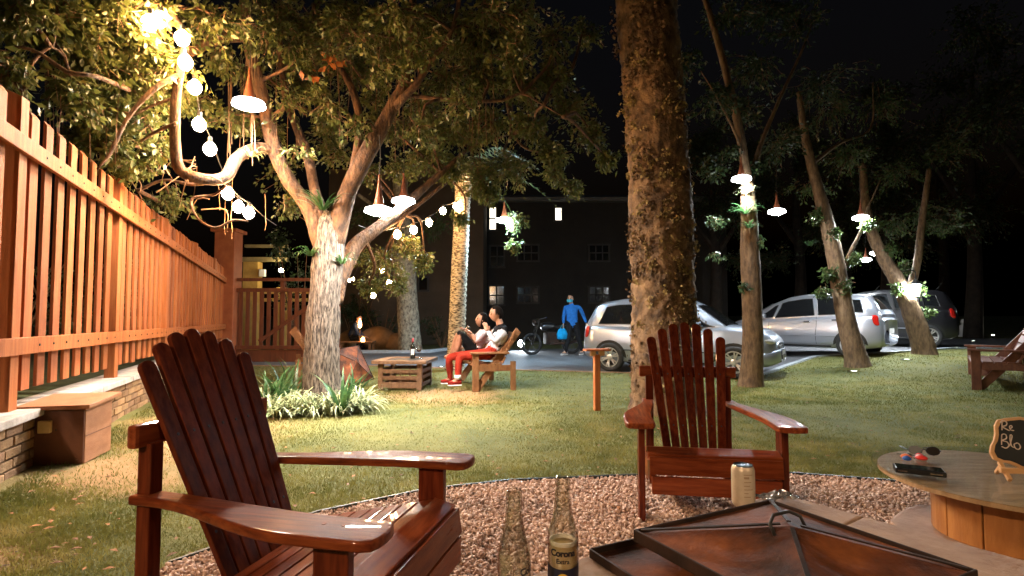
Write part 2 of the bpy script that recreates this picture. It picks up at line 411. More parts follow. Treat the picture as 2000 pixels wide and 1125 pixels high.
ICO_V = None
def ico():
    bm = bmesh.new(); bmesh.ops.create_icosphere(bm, subdivisions=1, radius=1)
    v = np.array([x.co[:] for x in bm.verts]); f = np.array([[q.index for q in x.verts] for x in bm.faces]); bm.free(); return v, f
def rotm(n):
    q = RNG.normal(size=(n, 4)); q /= np.linalg.norm(q, axis=1)[:, None]; w, x, y, z = q.T
    return np.stack([np.stack([1 - 2 * (y * y + z * z), 2 * (x * y - z * w), 2 * (x * z + y * w)], -1),
                     np.stack([2 * (x * y + z * w), 1 - 2 * (x * x + z * z), 2 * (y * z - x * w)], -1),
                     np.stack([2 * (x * z - y * w), 2 * (y * z + x * w), 1 - 2 * (x * x + y * y)], -1)], 1)
def pebbles():
    V0 = np.array([(0, 0, 1), (0.894, 0, .447), (.276, .851, .447), (-.724, .526, .447), (-.724, -.526, .447), (.276, -.851, .447),
                   (.724, .526, -.447), (-.276, .851, -.447), (-.894, 0, -.447), (-.276, -.851, -.447), (.724, -.526, -.447), (0, 0, -1)])
    F0 = np.array([(0, 1, 2), (0, 2, 3), (0, 3, 4), (0, 4, 5), (0, 5, 1), (1, 6, 2), (2, 7, 3), (3, 8, 4), (4, 9, 5), (5, 10, 1),
                   (6, 7, 2), (7, 8, 3), (8, 9, 4), (9, 10, 5), (10, 6, 1), (11, 7, 6), (11, 8, 7), (11, 9, 8), (11, 10, 9), (11, 6, 10)])
    x = RNG.uniform(-1.9, 3.6, 90000); y = RNG.uniform(1.3, 4.0, 90000)
    k = inpoly(x, y, grav); x, y = x[k], y[k]
    k = np.abs(x) < y * 1.08 + .6; x, y = x[k], y[k]; n = len(x)
    s = (.0055 + .010 * RNG.uniform(0, 1, n) ** 2.2)[:, None] * RNG.uniform(.65, 1.3, (n, 3)); s[:, 2] *= .8
    v = V0[None] * (1 + .18 * RNG.normal(size=(n, 12, 1))) * s[:, None, :]
    v = np.einsum('nij,nkj->nki', rotm(n), v)
    v += np.stack([x, y, .016 + RNG.uniform(0, .012, n)], -1)[:, None, :]
    f = F0[None] + (np.arange(n) * 12)[:, None, None]
    me = mesh_np('gravel', v.reshape(-1, 3), f.reshape(-1, 3))
    m = pbr('pebble', (.28, .165, .12), (.62, .43, .33), 55, .8, 0, detail=1, c3=(.76, .64, .55), contrast=(.33, .58))
    o = link('gravel', me, m); tag(o, 'loose pinkish gravel pebbles', 'gravel', None, 'stuff')
pebbles()

# --- grass
def blades(n, ymin, ymax, hmin, hmax, wid):
    u = RNG.uniform(0, 1, n); y = ymin * (ymax / ymin) ** u
    x = RNG.uniform(-1.2, 1.3, n) * y
    k = ~inpoly(x, y, grav)
    road = near + list(reversed(far)); k &= ~inpoly(x, y, road)
    k &= (x > -3.05 - .37 * (y - 3.5)) & (y < 18)
    for cx, cy, r in ((-2.7, 3.9, .6), (-2.75, 4.9, .55), (-3.2, 5.9, .7), (-.95, 7.9, .8), (-2.3, 2.4, .2)):
        d = np.hypot(x - cx, y - cy); k &= RNG.uniform(0, 1, n) < np.clip((d - r * .35) / (r * .9), .12, 1)
    k &= RNG.uniform(0, 1, n) < .78 + .3 * np.sin(x * 2.1 + np.sin(y * 1.7) * 2) * np.sin(y * 2.3 + x)
    x, y = x[k], y[k]; n = len(x); z = hgt_np(x, y)
    h = RNG.uniform(hmin, hmax, n); a = RNG.uniform(0, 2 * math.pi, n); w = RNG.uniform(.6, 1.2, n) * wid
    la = RNG.uniform(0, 2 * math.pi, n); ll = h * RNG.uniform(.2, 1.1, n)
    dx, dy = np.cos(a) * w, np.sin(a) * w
    v = np.stack([np.stack([x - dx, y - dy, z - .003], -1), np.stack([x + dx, y + dy, z - .003], -1),
                  np.stack([x + np.cos(la) * ll, y + np.sin(la) * ll, z + h], -1)], 1)
    return v.reshape(-1, 3)
vv = np.concatenate([blades(600000, 2.1, 9, .010, .028, .0032), blades(150000, 7, 18, .015, .035, .006)])
M['grass'] = leafmat('grass_blade', (.135, .145, .032), (.265, .245, .064), 2.6, .6, .4, c3=(.44, .36, .15))
gm = mesh_np('grass', vv, np.arange(len(vv)).reshape(-1, 3))
tag(link('grass', gm, M['grass']), 'short mown grass of the lawn', 'grass', None, 'stuff')
def litter():
    n = 700; y = 2.3 * (11 / 2.3) ** RNG.uniform(0, 1, n); x = RNG.uniform(-.95, .95, n) * y
    k = x > -2.9 - .37 * (y - 3.5); x, y = x[k], y[k]; n = len(x); s = RNG.uniform(.012, .032, n)
    q = np.array([(-1, 0, 0), (0, -.45, .25), (1, 0, .1), (0, .45, .25)])[None] * s[:, None, None]
    a = RNG.uniform(0, 6.28, n); c, sn = np.cos(a)[:, None], np.sin(a)[:, None]
    X = q[:, :, 0] * c - q[:, :, 1] * sn + x[:, None]; Y = q[:, :, 0] * sn + q[:, :, 1] * c + y[:, None]
    Z = q[:, :, 2] + (.028 + hgt_np(x, y))[:, None]
    v = np.stack([X, Y, Z], -1).reshape(-1, 3)
    me = mesh_np('fallen_leaves', v, np.arange(n * 4).reshape(-1, 4))
    m = pbr('dead_leaf', (.06, .03, .014), (.38, .16, .05), 1.7, .8, c3=(.55, .45, .30), contrast=(.4, .6))
    tag(link('fallen_leaves', me, m), 'scattered dry leaves lying on the lawn and gravel', 'leaves', None, 'stuff')
litter()

# ================================================================== BOUNDARY: wall, fence, pillar, gate
FA = Vector((-3.36, 3.7, 0)); FU = Vector((-.347, .938, 0)); FN = Vector((.938, .347, 0)); FANG = math.atan2(FU.y, FU.x)
def fp(s, n=0.0, z=0.0): return FA + FU * s + FN * n + Vector((0, 0, z))
RZF = Matrix.Rotation(FANG, 4, 'Z')
def retaining_wall():
    w = empty('retaining_wall', fp(4.4), FANG, 'low brick retaining wall with white coping under the slatted fence', 'wall')
    inv = lambda s: s - 4.4
    L0, L1 = -2.3, 10.0
    mb = MB(); mb.box(((inv(L0) + inv(L1)) / 2, .03, .21), (L1 - L0, .24, .44)); mb.build('mortar_core', M['mortar'], w)
    s = L0; k = 0
    while s < L1:
        l = min(.9, L1 - s); mb = MB(); mb.box((inv(s) + l / 2, -.005, .465), (l - .012, .34, .055)); s += l
        mb.build('coping_stone', M['cap'], w, .008); k += 1
    bm_ = MB(); bm_.box((0, 0, 0), (.208, .05, .058)); me1 = bm_.mesh('brick', .006); me1.materials.append(M['brick'])
    bm_ = MB(); bm_.box((0, 0, 0), (.208, .05, .058)); me2 = bm_.mesh('brick', .006); me2.materials.append(M['brick2'])
    for c in range(6):
        s = -1.6 + (.11 if c % 2 else 0)
        while s < 4.6:
            o = bpy.data.objects.new('brick', random.choice((me1, me1, me2))); COL.objects.link(o); o.parent = w
            o.location = (inv(s), -.098 + random.uniform(-.005, .004), .045 + c * .0695); o.rotation_euler = (0, 0, random.uniform(-.012, .012)); s += .22
    mb = MB()
    for c in range(6):
        s = 4.65 + (.11 if c % 2 else 0)
        while s < L1 - .25: mb.box((inv(s), -.098, .045 + c * .0695), (.208, .05, .058)); s += .22
    o = mb.build('far_bricks', M['brick'], w); o['kind'] = 'stuff'
retaining_wall()
# raised bank behind the wall
bk = [fp(-2.3, -.12), fp(10.0, -.12), fp(10.0, -9), fp(-2.3, -9)]
mb = MB(); mb.add([(p.x, p.y, .43 + (.5 if i > 1 else 0)) for i, p in enumerate(bk)] + [(p.x, p.y, -.1) for p in bk], [(0, 3, 2, 1), (0, 1, 5, 4), (1, 2, 6, 5), (2, 3, 7, 6), (3, 0, 4, 7)])
tag(mb.build('bank', pbr('bank_soil', (.03, .035, .012), (.06, .07, .02), 4, .95, .5), None), 'raised planted bank behind the fence', None, None, 'structure')

def fence():
    f = empty('slatted_fence', fp(5), FANG, 'tall orange-brown slatted wooden fence standing on the low wall', 'fence')
    bay = 2.12; iv = lambda s: s - 5
    ztop = lambda s: 2.60 - .034 * s
    r1 = lambda s: 2.27 - .034 * s; r0 = lambda s: .92 - .006 * s
    vari = [M['fence'], M['fence'], M['fence_b']]
    def picket(s, w, t, z0, z1, nm, off):
        mb = MB(); x = iv(s); h = w / 2; y0 = off; 
        vs = [(x - h, y0, z0), (x + h, y0, z0), (x + h, y0 - t, z0), (x - h, y0 - t, z0),
              (x - h, y0, z1), (x + h, y0, z1 ), (x + h, y0 - t, z1 - .035), (x - h, y0 - t, z1 - .035)]
        mb.add(vs, [(0, 1, 2, 3), (4, 7, 6, 5), (0, 4, 5, 1), (1, 5, 6, 2), (2, 6, 7, 3), (3, 7, 4, 0)])
        o = mb.build(nm, M['fence'] if nm == 'post' else random.choice(vari), f, .004)
        return o
    for b in range(6):
        s0 = b * bay
        if s0 < 10.0: picket(s0, .112, .09, .49, ztop(s0) + .04, 'post', .05)
        for i in range(1, 9):
            s = s0 + i * bay / 9 
            if s < 9.9: picket(s, .122, .024, .60 + random.uniform(-.01, .01), ztop(s) + random.uniform(-.012, .012), 'picket', .012)
    for i in range(5, 9): picket(-bay + i * bay / 9, .122, .024, .60, ztop(-.5) + random.uniform(-.01, .01), 'picket', .012)
    for nm, fn in (('top_rail', r1), ('bottom_rail', r0)):
        mb = MB(); mb.beam((iv(-1.25), -.0665, fn(-1.25)), (iv(9.95), -.0665, fn(9.95)), .035, .115); rail = mb.build(nm, M['fence'], f, .005)
        bolts = MB()
        for b in range(5):
            for i in range(1, 9):
                s = b * bay + i * bay / 9; 
                bolts.lathe([(.009, 0), (.009, .005), (0, .007)], 6, Matrix.Translation((iv(s), -.084, fn(s))) @ Matrix.Rotation(R(90), 4, 'X'))
        o = bolts.build('bolts', M['iron'], rail); o['kind'] = 'stuff'
fence()

PILY = 13.2
pc = P(445, 560, PILY); px0 = pc.x
def pillar():
    p = empty('gate_pillar', (px0, PILY, 0), R(3), 'square rust-painted pillar at the end of the slatted fence', 'pillar')
    mb = MB(); mb.box((0, 0, 1.55), (.46, .46, 3.1)); mb.build('shaft', M['pillar'], p, .015)
    mb = MB(); mb.box((0, 0, .04), (.56, .56, .12)); mb.build('base', M['cap'], p, .01)
    mb = MB(); mb.box((0, 0, 3.13), (.6, .6, .08)); mb.build('capital', M['pillar'], p, .01)
pillar()
def gate():
    x0, x1 = px0 + .24, P(668, 600, PILY).x
    g = empty('picket_gate', ((x0 + x1) / 2, PILY, 0), 0, 'dark reddish wooden picket gate beside the square pillar', 'gate'); W = x1 - x0; 
    for nm, z, h, t in (('top_rail', 1.97, .075, .06), ('upper_rail', 1.72, .09, .05), ('lower_rail', .36, .09, .05)):
        mb = MB(); mb.box((0, -.045, z), (W, t, h)); mb.build(nm, M['gate'], g, .004)
    mb = MB(); mb.box((0, 0, .16), (W, .08, .28)); mb.build('kick_board', M['gate'], g, .006)
    n = 15
    for i in range(n):
        x = -W / 2 + (i + .5) * W / n
        mb = MB(); mb.box((x, 0, 1.04), (.095, .024, 1.46)); mb.build('picket', M['gate'], g, .004)
    mb = MB(); mb.beam((-W * .28, -.03, .5), (W * .34, -.03, 1.6), .03, .09); mb.build('brace', M['gate'], g, .004)
    for x in (-W / 2 + .42 * W, W * .22):
        mb = MB(); mb.box((x, .06, 1.0), (.09, .09, 2.0)); mb.build('post', M['gate'], g, .006)
gate()
M['yellow'] = pbr('yellow_wall', (.48, .30, .07), (.58, .38, .11), 8, .8, .3, 30)
M['beam'] = pbr('weathered_beam', (.24, .19, .08), (.36, .30, .14), 6, .75, .3)
def pergola():
    Y = 15.6; a = P(492, 600, Y)
    g = empty('yellow_pergola', (a.x, Y, 0), 0, 'yellow masonry pergola with pale timber beams behind the gate', 'pergola')
    for dx, w, h in ((0, .42, 2.62), (.85, .22, 1.9), (1.75, .22, 1.85)):
        mb = MB(); mb.box((dx, 0, h / 2), (w, .3, h)); mb.build('post', M['yellow'], g, .01)
    for z, x0, x1, t in ((2.69, -.35, 1.0, .13), (3.07, -.2, 1.0, .08), (1.78, .3, 2.2, .12), (1.55, .3, 2.2, .1)):
        mb = MB(); mb.box(((x0 + x1) / 2, -.05, z), (x1 - x0, .12, t)); mb.build('beam', M['beam'] if z > 2 else M['yellow'], g, .008)
    mb = MB(); mb.box((.8, -.05, 2.88), (.1, .1, .3)); mb.build('strut', M['beam'], g, .006)
    mb = MB(); mb.box((.35, -.16, 2.3), (.16, .12, .2)); mb.build('junction_box', M['white'], g, .01)
    mb = MB(); mb.lathe([(0, -.05), (.05, -.03), (.06, .03), (0, .07)], 10, Matrix.Translation((.95, -.35, 2.35)), 0, False); mb.build('beam_lamp', emit('pergola_glow', (1, .8, .45), 160), g, 0, True)
pergola()

# ================================================================== FAR BUILDING
M['render'] = pbr('wall_render', (.07, .048, .03), (.10, .072, .047), 1.2, .9, .3, 12, detail=8)
M['render_d'] = pbr('wall_render_dark', (.022, .019, .016), (.034, .029, .024), 1.0, .9, .3, 12, detail=8)
M['frame_d'] = pbr('window_frame', (.035, .03, .026), (.05, .045, .04), 5, .7)
M['roof'] = pbr('roof_edge', (.12, .12, .115), (.17, .17, .165), 3, .8, .3)
M['dark_pane'] = pbr('dark_pane', (.008, .009, .01), None, rough=.1, spec=.6)
M['lit_pane'] = emit('lit_window', (1, .90, .72), 2.2)
def building(name, x0, x1, y, dep, h, mat, wins, label, roof=True):
    b = empty(name, ((x0 + x1) / 2, y, 0), 0, label, 'building'); cx = (x0 + x1) / 2
    mb = MB(); mb.box((0, dep / 2, h / 2), (x1 - x0, dep, h)); mb.build('wall', mat, b, .02)
    if roof:
        mb = MB(); w = (x1 - x0) / 2 + .35
        mb.add([(-w, -.35, h), (w, -.35, h), (w, dep + .35, h), (-w, dep + .35, h), (-w, -.35, h + .16), (w, -.35, h + .16), (w, dep + .35, h + .16), (-w, dep + .35, h + .16),
                (-w + 2.5, dep / 2, h + 1.3), (w - 2.5, dep / 2, h + 1.3)],
               [(3, 2, 1, 0), (0, 1, 5, 4), (1, 2, 6, 5), (2, 3, 7, 6), (3, 0, 4, 7), (4, 5, 9, 8), (6, 7, 8, 9), (5, 6, 9), (7, 4, 8)])
        mb.build('roof', M['roof'], b)
    for (ax, bx, az, bz, lit, nx, nz) in wins:
        ax -= cx; bx -= cx; w, hh = bx - ax, bz - az
        fr = MB()
        for (c, d) in ((((ax + bx) / 2, -.03, az), (w + .1, .08, .07)), (((ax + bx) / 2, -.03, bz), (w + .1, .08, .07))): fr.box(c, d)
        for x in (ax, bx): fr.box((x, -.028, (az + bz) / 2), (.07, .07, hh - .07))
        for i in range(1, nx): fr.box((ax + w * i / nx, -.026, (az + bz) / 2), (.05, .05, hh - .07))
        for i in range(1, nz): fr.box(((ax + bx) / 2, -.024, az + hh * i / nz), (w - .07, .045, .05))
        win = fr.build('window', M['frame_d'], b)
        for i in range(nx):
            for k in range(nz):
                pm = MB(); pm.box((ax + w * (i + .5) / nx, -.008, az + hh * (k + .5) / nz), (w / nx, .012, hh / nz))
                pm.build('pane', M['lit_pane'] if lit else M['dark_pane'], win)
def winpx(a, b, c, d, Y, lit, nx, nz):
    p, q = P(a, c, Y), P(b, d, Y); return (p.x, q.x, q.z, p.z, lit, nx, nz)
BY = 24.0
hb = P(1050, 395, BY).z
building('apartment_house', P(946, 500, BY).x, P(1420, 500, BY).x, BY, 9, hb, M['render_d'],
         [winpx(955, 970, 404, 450, BY, 1, 1, 2), winpx(1083, 1098, 405, 432, BY, 1, 1, 1), winpx(957, 985, 480, 522, BY, 0, 2, 2),
          winpx(1010, 1052, 478, 510, BY, 0, 3, 2), winpx(1010, 1052, 560, 592, BY, 0, 3, 2), winpx(955, 985, 558, 596, BY, 0, 2, 2),
          winpx(1150, 1190, 478, 510, BY, 0, 3, 2), winpx(1150, 1190, 560, 592, BY, 0, 3, 2)],
         'dark apartment house with two lit windows under a pale eave')
BW = 21.0
building('rendered_annex', P(640, 500, BW).x, P(944, 500, BW).x, BW, 6, P(900, 330, BW).z, M['render'],
         [winpx(817, 836, 541, 568, BW, 0, 1, 1), winpx(700, 722, 480, 515, BW, 0, 1, 2)], 'brown rendered annex wall with a small dark window', False)
# ================================================================== TREES AND PLANTS
def unit(n):
    q = RNG.normal(size=(n, 3)); return q / np.linalg.norm(q, axis=1)[:, None]
def foliage(clusters, leaf, per_twig=11, droop=.25, aspect=.5):
    """clusters: (center, (rx,ry,rz), n). -> leaf verts/faces, twig verts/faces"""
    LV = []; TV = []
    for c, r, n in clusters:
        nt = max(3, n // per_twig); c = np.array(c); r = np.array(r)
        rad = RNG.uniform(.25, 1, nt)[:, None] ** .55
        tip = c + unit(nt) * r * rad
        # a few sub-clumps so the outline is uneven
        k = max(3, nt // 9); hubs = c + unit(k) * r * RNG.uniform(.2, .95, k)[:, None]
        h = RNG.integers(0, k, nt); tip = tip * .45 + (hubs[h] + unit(nt) * r * .33) * .55
        root = c + (tip - c) * RNG.uniform(.15, .6, nt)[:, None] + RNG.normal(size=(nt, 3)) * .05
        mid = (root + tip) / 2 + unit(nt) * (np.linalg.norm(tip - root, axis=1)[:, None] * .18)
        tip[:, 2] -= droop * np.linalg.norm(tip - root, axis=1)
        # twigs
        for a, b, w0, w1 in ((root, mid, .0055, .004), (mid, tip, .004, .002)):
            d = b - a; d /= np.linalg.norm(d, axis=1)[:, None] + 1e-9
            s = np.cross(d, [0.3, .2, .9]); s /= np.linalg.norm(s, axis=1)[:, None] + 1e-9; t = np.cross(d, s)
            ring = []
            for p, w in ((a, w0), (b, w1)):
                for ang in (0, 2.094, 4.189): ring.append(p + (s * math.cos(ang) + t * math.sin(ang)) * w)
            TV.append(np.stack(ring, 1))
        # leaves along each twig
        m = per_twig; u = RNG.uniform(.15, 1.05, (nt, m, 1))
        pos = np.where(u < .5, root[:, None] + (mid - root)[:, None] * u * 2, mid[:, None] + (tip - mid)[:, None] * (u - .5) * 2)
        pos = (pos + RNG.normal(size=pos.shape) * leaf * .45).reshape(-1, 3); q = len(pos)
        ax = unit(q) * .8 + np.repeat((tip - root) / (np.linalg.norm(tip - root, axis=1)[:, None] + 1e-9), m, 0) * .7; ax[:, 2] -= .35
        ax /= np.linalg.norm(ax, axis=1)[:, None]
        sd = np.cross(ax, unit(q)); sd /= np.linalg.norm(sd, axis=1)[:, None] + 1e-9; up = np.cross(sd, ax)
        L = (leaf * RNG.uniform(.65, 1.25, q))[:, None]; W = L * aspect
        LV.append(np.stack([pos, pos + ax * L * .45 + sd * W * .5 + up * L * .08, pos + ax * L, pos + ax * L * .45 - sd * W * .5 + up * L * .08], 1))
    LV = np.concatenate(LV); n = len(LV); b = (np.arange(n) * 4)[:, None]
    LF = np.concatenate([b + [0, 1, 2], b + [0, 2, 3]])
    TV = np.concatenate(TV); n = len(TV); b = (np.arange(n) * 6)[:, None]
    TF = np.concatenate([b + [0, 1, 4, 3], b + [1, 2, 5, 4], b + [2, 0, 3, 5]])
    return LV.reshape(-1, 3), LF, TV.reshape(-1, 3), TF
def bark_disp(amp, sc, ridge=0.0, rs=(9, 9, 1.6)):
    def d(p, a, i):
        q = 1 + amp * noise.noise(p * sc) + amp * .6 * noise.noise(p * sc * 2.7)
        if ridge: q += ridge * abs(noise.noise(Vector((p.x * rs[0], p.y * rs[1], p.z * rs[2]))))
        return q
    return d
def limb(mb, pts, n=10, step=.08, disp=None):
    """pts: (px,py,Y,r)"""
    w = [(*P(a, b, Y), r) for a, b, Y, r in pts]; q = crom(w, step)
    mb.tube([p[:3] for p in q], [max(.004, float(p[3])) for p in q], n, disp=disp)
def tree(name, label, base, trunk, limbs, clusters, bark, leafm, leaf=.07, limb_bark=None, n=20, disp=None, group=None, per_twig=11, aspect=.5, droop=.25, dens=1.9, boughs=False, step=.05):
    t = empty(name, base, 0, label, 'tree', group); off = -Vector(base)
    mb = MB(); limb(mb, trunk, n, step, disp); o = mb.build('trunk', bark, t, 0, True); o.location = off
    for l in limbs:
        mb = MB(); limb(mb, l, 12, .06, bark_disp(.10, 5)); o = mb.build('branch', limb_bark or bark, t, 0, True); o.location = off
    if clusters:
        cl = [(P(a, b, Y), (r, r, r * .8), int(m * dens)) for a, b, Y, r, m in clusters]
        if boughs:
            sp = [P(q_[0], q_[1], q_[2]) for l in limbs for q_ in l]
            for c_, r_, m_ in cl:
                s0 = min(sp, key=lambda v: (v - c_).length); L_ = (s0 - c_).length
                if L_ > 2.6: continue
                mid = (s0 + c_) / 2 + Vector((random.uniform(-.2, .2), random.uniform(-.2, .2), random.uniform(-.05, .3))) * L_; en = c_ + Vector((random.uniform(-.3, .3), random.uniform(-.3, .3), random.uniform(-.3, .2)))
                w_ = .010 + .008 * L_; qq = crom([(*s0, w_ * 1.3), (*mid, w_), (*c_, w_ * .6), (*en, .004)], .09)
                mb = MB(); mb.tube([p_[:3] for p_ in qq], [max(.003, float(p_[3])) for p_ in qq], 6, disp=bark_disp(.15, 7)); o = mb.build('bough', limb_bark or bark, t, 0, True); o.location = off
        lv, lf, tv, tf = foliage(cl, leaf, per_twig, droop, aspect)
        o = link('crown', mesh_np('crown', lv, lf), leafm, t); o.location = off; o['kind'] = 'stuff'
        o = link('twigs', mesh_np('twigs', tv, tf), M['vine'], t); o.location = off; o['kind'] = 'stuff'
    return t

def furrow(p, a, i):
    d = noise.voronoi(Vector((p.x * 15, p.y * 15, p.z * 2.6)) + .5 * noise.noise_vector(p * 5))[0]
    return 1 + .05 * noise.noise(p * 3) + .10 * (min(1, (d[1] - d[0]) * 2.2) - .5)
# --- big many-stemmed tree hung with lights
TB = G(632, 796)
main_limbs = [
 [(634, 480, 6.8, 0.133), (602, 405, 6.75, 0.096), (562, 350, 6.6, 0.085), (536, 292, 6.5, 0.085), (522, 230, 6.4, 0.081), (505, 160, 6.3, 0.067), (487, 90, 6.2, 0.063), (478, 20, 6.1, 0.056), (470, -70, 6, 0.037)],
 [(534, 292, 6.5, 0.063), (497, 290, 6.3, 0.067), (462, 310, 6.0, 0.065), (441, 345, 5.8, 0.063), (402, 350, 5.6, 0.059), (352, 332, 5.4, 0.056), (342, 280, 5.3, 0.048), (343, 200, 5.2, 0.044), (350, 145, 5.1, 0.041), (362, 80, 5.0, 0.033), (335, 20, 4.9, 0.026), (300, -50, 4.8, 0.023)],
 [(489, 72, 6.2, 0.056), (430, 76, 6.0, 0.056), (372, 102, 5.8, 0.048), (312, 140, 5.6, 0.037), (258, 180, 5.4, 0.026), (200, 200, 5.1, 0.018)],
 [(642, 455, 6.8, 0.096), (617, 380, 6.8, 0.067), (600, 300, 6.9, 0.063), (580, 250, 7.0, 0.052), (556, 180, 7.1, 0.044), (545, 60, 7.2, 0.037), (550, -60, 7.2, 0.030)],
 [(652, 470, 6.8, 0.141), (678, 380, 6.72, 0.111), (708, 315, 6.65, 0.107), (738, 262, 6.6, 0.096), (768, 205, 6.6, 0.081), (790, 160, 6.6, 0.067), (802, 80, 6.6, 0.056), (808, -30, 6.6, 0.044)],
 [(692, 330, 6.68, 0.063), (702, 250, 6.8, 0.052), (690, 180, 6.9, 0.044), (652, 110, 7, 0.037), (612, 10, 7, 0.026)],
 [(768, 212, 6.6, 0.056), (812, 165, 6.4, 0.041), (842, 120, 6.3, 0.033), (882, 60, 6.2, 0.026), (903, -30, 6.1, 0.023)],
 [(795, 186, 6.6, 0.026), (860, 194, 6.5, 0.025), (940, 198, 6.4, 0.022), (985, 195, 6.4, 0.018), (1020, 183, 6.4, 0.014), (1062, 206, 6.4, 0.009), (1100, 228, 6.4, 0.005)],
 [(652, 570, 7.0, 0.074), (690, 485, 7.3, 0.096), (742, 442, 7.5, 0.081), (800, 392, 7.7, 0.063), (862, 338, 7.9, 0.041), (920, 290, 8.1, 0.026), (1000, 260, 8.3, 0.018)],
 [(662, 590, 7.2, 0.052), (675, 540, 7.6, 0.052), (715, 470, 8.2, 0.044), (790, 420, 8.6, 0.037), (880, 350, 8.9, 0.026)],
 [(350, 145, 5.1, 0.027), (300, 175, 4.9, 0.023), (250, 230, 4.8, 0.018), (215, 300, 4.7, 0.013), (190, 330, 4.6, 0.007)],
 [(345, 240, 5.2, 0.018), (300, 260, 5.3, 0.014), (262, 285, 5.4, 0.011), (232, 300, 5.5, 0.006)],
 [(345, 190, 5.2, 0.016), (300, 205, 5.1, 0.013), (262, 225, 5, 0.009)],
 [(440, 345, 5.8, 0.027), (380, 360, 6, 0.020), (320, 352, 6.2, 0.016), (270, 372, 6.3, 0.011)],
 [(20, 95, 3.9, 0.005), (40, 92, 3.9, 0.011), (80, 105, 4.0, 0.014), (130, 140, 4.1, 0.016), (190, 150, 4.3, 0.018), (258, 178, 5.0, 0.023)],
 [(62, 230, 3.8, 0.005), (45, 180, 3.9, 0.011), (65, 120, 4.0, 0.013), (100, 92, 4.1, 0.011), (125, 110, 4.2, 0.007)],
 [(445, 360, 5.8, 0.011), (420, 380, 5.8, 0.013), (375, 388, 5.8, 0.013), (385, 425, 5.8, 0.012), (420, 445, 5.8, 0.011), (455, 430, 5.8, 0.011), (485, 432, 5.9, 0.007)],
]
C = [(520, 60, 5.8, .5, 160), (600, 100, 6.1, .5, 170), (560, 200, 6.2, .4, 90), (690, 60, 6.0, .6, 200), (740, 130, 6.1, .5, 150), (640, 200, 6.2, .4, 90), (830, 90, 5.9, .5, 170), (700, 240, 6.3, .35, 70), (580, 300, 6.3, .3, 50), (820, 250, 6.3, .4, 110), (900, 200, 6.2, .45, 150), (1000, 120, 6.2, .5, 190), (420, 40, 5.2, .45, 150), (780, 20, 5.8, .6, 200), (950, 20, 6.0, .6, 220), (1080, 80, 6.6, .45, 160)]
for a in [(60, 40, 4.3, .55, 430), (150, 60, 4.6, .6, 520), (245, 40, 4.7, .55, 480), (320, 110, 5.1, .5, 420), (205, 120, 4.8, .55, 480), (140, 175, 4.5, .42, 330),
          (250, 165, 5.1, .5, 430), (205, 210, 4.9, .4, 300), (275, 235, 5.3, .42, 320), (215, 275, 5.2, .38, 270), (250, 320, 5.7, .4, 260), (300, 290, 5.7, .35, 200),
          (10, 130, 3.8, .3, 170), (40, 15, 3.9, .4, 260), (110, 10, 4.2, .5, 330), (190, -20, 4.5, .6, 400), (290, 10, 4.9, .45, 330), (400, 30, 5.8, .45, 300), (430, 110, 6.0, .35, 170),
          (390, 200, 6.1, .35, 170), (445, 230, 6.4, .4, 200), (330, 385, 6.9, .45, 230), (270, 400, 7.4, .5, 240), (560, 400, 7.3, .35, 150), (330, 180, 5.6, .4, 260), (150, 260, 5.0, .3, 150),
          (540, 30, 7.0, .7, 520), (620, 60, 7.2, .75, 560), (700, 40, 7.0, .75, 560), (780, 60, 6.9, .7, 520), (860, 50, 6.6, .65, 480), (930, 60, 6.6, .6, 420), (1000, 70, 6.8, .55, 340),
          (600, 160, 7.6, .7, 420), (690, 140, 7.7, .7, 420), (640, 230, 7.8, .6, 330), (760, 250, 7.9, .6, 320), (870, 150, 7.0, .6, 380), (940, 150, 6.9, .6, 380), (1020, 160, 7.0, .6, 380),
          (1090, 150, 7.0, .5, 280), (880, 250, 7.6, .65, 420), (960, 240, 7.4, .6, 400), (1040, 240, 7.3, .55, 360), (1110, 220, 7.3, .5, 320), (1150, 260, 7.3, .45, 300), (1180, 300, 7.4, .3, 180),
          (1080, 300, 7.6, .4, 280), (1110, 365, 7.8, .24, 150), (1090, 330, 7.7, .3, 190), (1000, 330, 8.0, .5, 380), (940, 340, 8.2, .5, 400), (880, 330, 8.3, .45, 330), (955, 380, 8.3, .35, 260), (830, 300, 8.1, .5, 330),
          (1015, 430, 11.9, .42, 300), (1000, 472, 11.8, .3, 170), (905, 425, 8.6, .22, 120), (800, 480, 9.4, .45, 300), (750, 510, 9.6, .5, 360), (720, 560, 9.8, .35, 220), (780, 560, 9.8, .4, 240), (830, 510, 9.6, .4, 210), (700, 500, 9.6, .35, 200),
          (560, 330, 8.2, .5, 200), (720, 330, 8.4, .55, 260), (780, 330, 8.6, .5, 240), (520, 250, 7.6, .5, 200), (600, 90, 8.6, .9, 420), (740, 100, 8.8, .9, 420), (880, 90, 8.8, .9, 420), (1020, 20, 8.4, .8, 360), (820, 240, 8.9, .8, 320), (660, 300, 8.6, .6, 240), (1140, 60, 8.2, .5, 200), (560, 120, 7.5, .5, 260), (500, 150, 7.2, .45, 200), (820, 210, 7.6, .5, 260), (730, 190, 7.8, .5, 260)]:
    C.append(a)
main = tree('lantern_tree', 'broad many-stemmed tree with furrowed pale trunk hung with bulbs', TB,
     [(632, 812, 6.85, .37), (631, 790, 6.85, .285), (629, 750, 6.85, .235), (628, 690, 6.83, .205), (631, 620, 6.82, .19), (637, 550, 6.8, .18), (642, 490, 6.8, .185), (646, 440, 6.8, .17), (649, 415, 6.8, .10)],
     main_limbs, C, M['bark_main'], M['leaf_a'], .074, M['bark_limb'], 56, furrow, dens=2.15, boughs=True)
